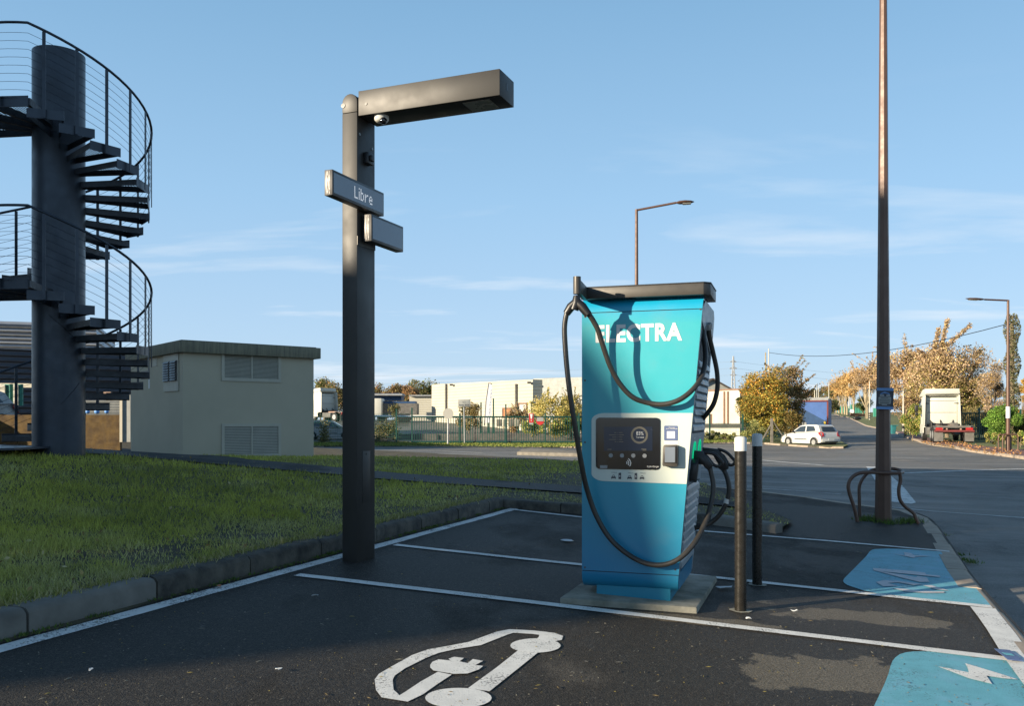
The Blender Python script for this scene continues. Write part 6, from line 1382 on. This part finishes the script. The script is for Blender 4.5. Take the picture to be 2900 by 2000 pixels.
tree('brown_shrub', 'brown leaved hedge behind the green bar gate', at(2200, 70.), hgt(2200, 905, 70.), 4.6, [(.20, .17, .07), (.28, .22, .10), (.14, .13, .05)], 4500, .14, .0, .07, 20, cat='bush', depth=2)
# ivy clad trunk
iv = at(2287, 60.); ivh = hgt(2287, 712, 60.); o = thing('ivy_covered_tree', iv, 'tall bare trunk wrapped in ivy beside the right hand street lamp', 'tree')
part('stem', MB().tube([iv-Vector((0, 0, .2)), iv+Vector((0, 0, ivh*.95))], .2, 8, True, .12), 'bark', o)
n = 6000; t_ = rng.uniform(0, 1, n); u = unit(n); P = np.c_[iv.x+u[:, 0]*(.42+.16*np.sin(t_*23)), iv.y+u[:, 1]*.4, iv.z+t_*ivh+u[:, 2]*.1]; V, Fc, Cc = leafquads(P, .13, [(.20, .17, .10), (.26, .22, .13), (.12, .13, .06), (.16, .18, .08)]); npmesh('ivy', V, Fc, 'leaf', Cc, o)
# avenue
av = [(1884, 932.5, 858, 46), (1890, 933.5, 852, 46), (1896, 934.6, 848, 46), (1903, 936, 850, 44), (1909, 937, 842, 46), (1914, 938, 838, 52), (1929, 939.5, 832, 56)]
nm_ = ['first from the far end', 'second from the far end', 'third from the far end', 'fourth from the far end', 'fifth from the far end', 'sixth, beside the white concrete pole', 'nearest of the close set']
for i, (x, yb_2, yt, w) in enumerate(av):
    b = px(x, yb_2); tree('avenue_tree', 'orange leaved avenue tree along the side street, '+nm_[i], b, (yb_2-yt)/F*b.y, w/F*b.y, [(.66, .40, .13), (.60, .38, .16), (.62, .46, .20), (.50, .34, .16)], 3200, .42, .34, .30, 14, 'pale_bark', group='avenue trees', depth=4, spiky=.1)
b = px(1959, 946.5); tree('avenue_tree', 'larger pale trunked plane tree nearer the brown pole, sparse crown', b, (946.5-810)/F*b.y, 84/F*b.y, [(.62, .46, .28), (.56, .42, .26), (.64, .42, .20)], 6000, .34, .40, .42, 24, 'pale_bark', group='avenue trees', depth=7, spiky=.25)
b = px(2001, 955); tree('avenue_tree', 'sparse tan tree directly behind the big brown pole', b, (955-800)/F*b.y, 80/F*b.y, TAN, 5000, .30, .25, .26, 18, 'pale_bark', group='avenue trees', depth=6, spiky=.2)
tree('evergreen_tree', 'dark evergreen behind the green sheet fence', px(1950, 937), (937-893)/F*px(1950, 937).y, 48/F*px(1950, 937).y, DKG+GRN, 3500, .3, .05, .25, 16)
tree('distant_tree', 'dull olive tree at the far end of the side street', at(1848, 230.), hgt(1848, 868, 230.), 15., OLV, 3500, .5, .1, .4, 18, group='distant trees'); tree('distant_tree', 'reddish brown tree group over the blue trailer', at(1824, 205.), hgt(1824, 880, 205.), 10., [(.26, .15, .08), (.22, .16, .08)], 2500, .42, .1, .4, 14, group='distant trees')
tree('distant_tree', 'low green trees left of the avenue end', at(1868, 260.), hgt(1868, 898, 260.), 9., GRN, 1800, .5, .1, .4, 12, group='distant trees')
# left and middle background trees
for i, (x, Y, yt, w, pal, l_) in enumerate(((733, 135., 852, 7., OLV+GRN, 'first, right of the kiosk'), (760, 128., 858, 6., OLV, 'second, above the white truck cab'), (795, 140., 862, 5., GRN, 'hidden partly by the lamp post'), (845, 132., 866, 5.5, OLV+[(.36, .18, .07)], 'right of the lamp post, dark domed'), (872, 126., 880, 4., YEL+OLV, 'small yellow green one'), (897, 120., 867, 6., [(.34, .20, .10), (.28, .20, .08), (.22, .20, .08)], 'rust brown one'), (925, 124., 868, 6., [(.40, .22, .10), (.30, .20, .09)], 'reddish one'), (957, 130., 845, 7.5, GRN+OLV, 'tall dark green one left of the cream warehouse'), (985, 150., 862, 6., GRN+OLV, 'one peeking over the warehouse corner'), (1040, 160., 862, 5., GRN, 'small top above the cream warehouse roof'))):
    tree('background_tree', 'tree beyond the truck yard, '+l_, at(x, Y), hgt(x, yt, Y), w, pal, 3600, .26, .06, .25, 18, group='trees beyond the truck yard')
tree('background_tree', 'slim bare topped tree above the others at the kiosk edge', at(724, 140.), hgt(724, 838, 140.), 2.6, OLV, 700, .22, .3, .12, 9, group='trees beyond the truck yard')
for i, (x, Y, yt, w, pal, l_, nn_) in enumerate(((1060, 76., 905, 3.4, [(.30, .22, .09), (.38, .28, .10), (.22, .2, .08)], 'olive shrub before the cream warehouse', 2400), (1160, 72., 915, 3.2, [(.42, .28, .16), (.34, .24, .12), (.40, .34, .14)], 'sparse brown shrub before the warehouse doors', 1700), (1255, 66., 868, 4.6, YEL, 'pale yellow leaved birch left of the charging station cable', 6000), (1292, 70., 885, 3.0, [(.40, .34, .12), (.50, .36, .14), (.24, .24, .08)], 'olive yellow tree touching the charging station edge', 3600), (1215, 68., 935, 3.2, BRT+YEL, 'low green shrubs behind the bar fence', 2000), (1290, 62., 940, 3.6, YEL+BRT, 'low yellow green shrubs behind the bar fence end', 2200))):
    tree('shrub' if yt > 880 else 'birch_tree', l_, at(x, Y), hgt(x, yt, Y), w, pal, nn_, .15, .02, .06, 16, cat='bush' if yt > 900 else 'tree', spiky=.2, pal2=None)
# ivy on the wire fence
def ivyat(name, label, pts, n, s=.11, rad=.14):
    ctr = np.array([tuple(p) for p in pts]); k = rng.integers(0, len(ctr)-1, n); t = rng.uniform(0, 1, (n, 1)); P = ctr[k]*(1-t)+ctr[k+1]*t+rng.normal(0, rad, (n, 3))
    V, Fc, Cc = leafquads(P, s, [(.16, .15, .07), (.10, .11, .04), (.24, .22, .10), (.20, .18, .07)]); b = Vector(pts[0]); o = npmesh(name, V, Fc, 'leaf', Cc); tag(o, label, 'climber')
Yf = px(900, 1002).y
def pf(x, y): return PP(x, y, Yf-.2)
ivyat('ivy', 'ivy climbing the fence post left of the bar fence', [pf(895, 1000), pf(894, 970), pf(892, 945), pf(893, 925), pf(898, 922), pf(880, 924)], 900)
ivyat('ivy', 'dark ivy clump hanging low on the wire fence right of the lamp post', [pf(848, 985), pf(856, 968), pf(875, 966), pf(890, 972), pf(868, 978), pf(852, 992)], 1500, .12, .2)
ivyat('ivy', 'cone of dead ivy round the fence post left of the lamp post', [pf(733, 955), pf(733, 970), pf(731, 985), pf(726, 998), pf(738, 998), pf(736, 985)], 900, .12, .17)
# fallen leaves on verges
for lab, reg, pal, n in (('orange fallen leaves on the ground around the white tractor truck', [(2080, 1000), (2110, 1006), (2230, 1024), (2300, 1030), (2314, 1020), (2220, 1008), (2120, 990)], [(.42, .22, .09), (.35, .2, .08), (.28, .16, .07)], 1400),):
    P = [px(x, y, .03) for x, y in reg]; xs_ = [p.x for p in P]; ys2 = [p.y for p in P]; X = rng.uniform(min(xs_), max(xs_), n*3); Y = rng.uniform(min(ys2), max(ys2), n*3); k = inpoly(X, Y, [(p.x, p.y) for p in P]); X, Y = X[k], Y[k]
    P = np.c_[X, Y, np.array([G(a, b) for a, b in zip(X, Y)])+.03]; V, Fc, Cc = leafquads(P, .12, pal); tag(npmesh('fallen_leaves', V, Fc, 'leaf', Cc), lab, 'leaves', kind='stuff')
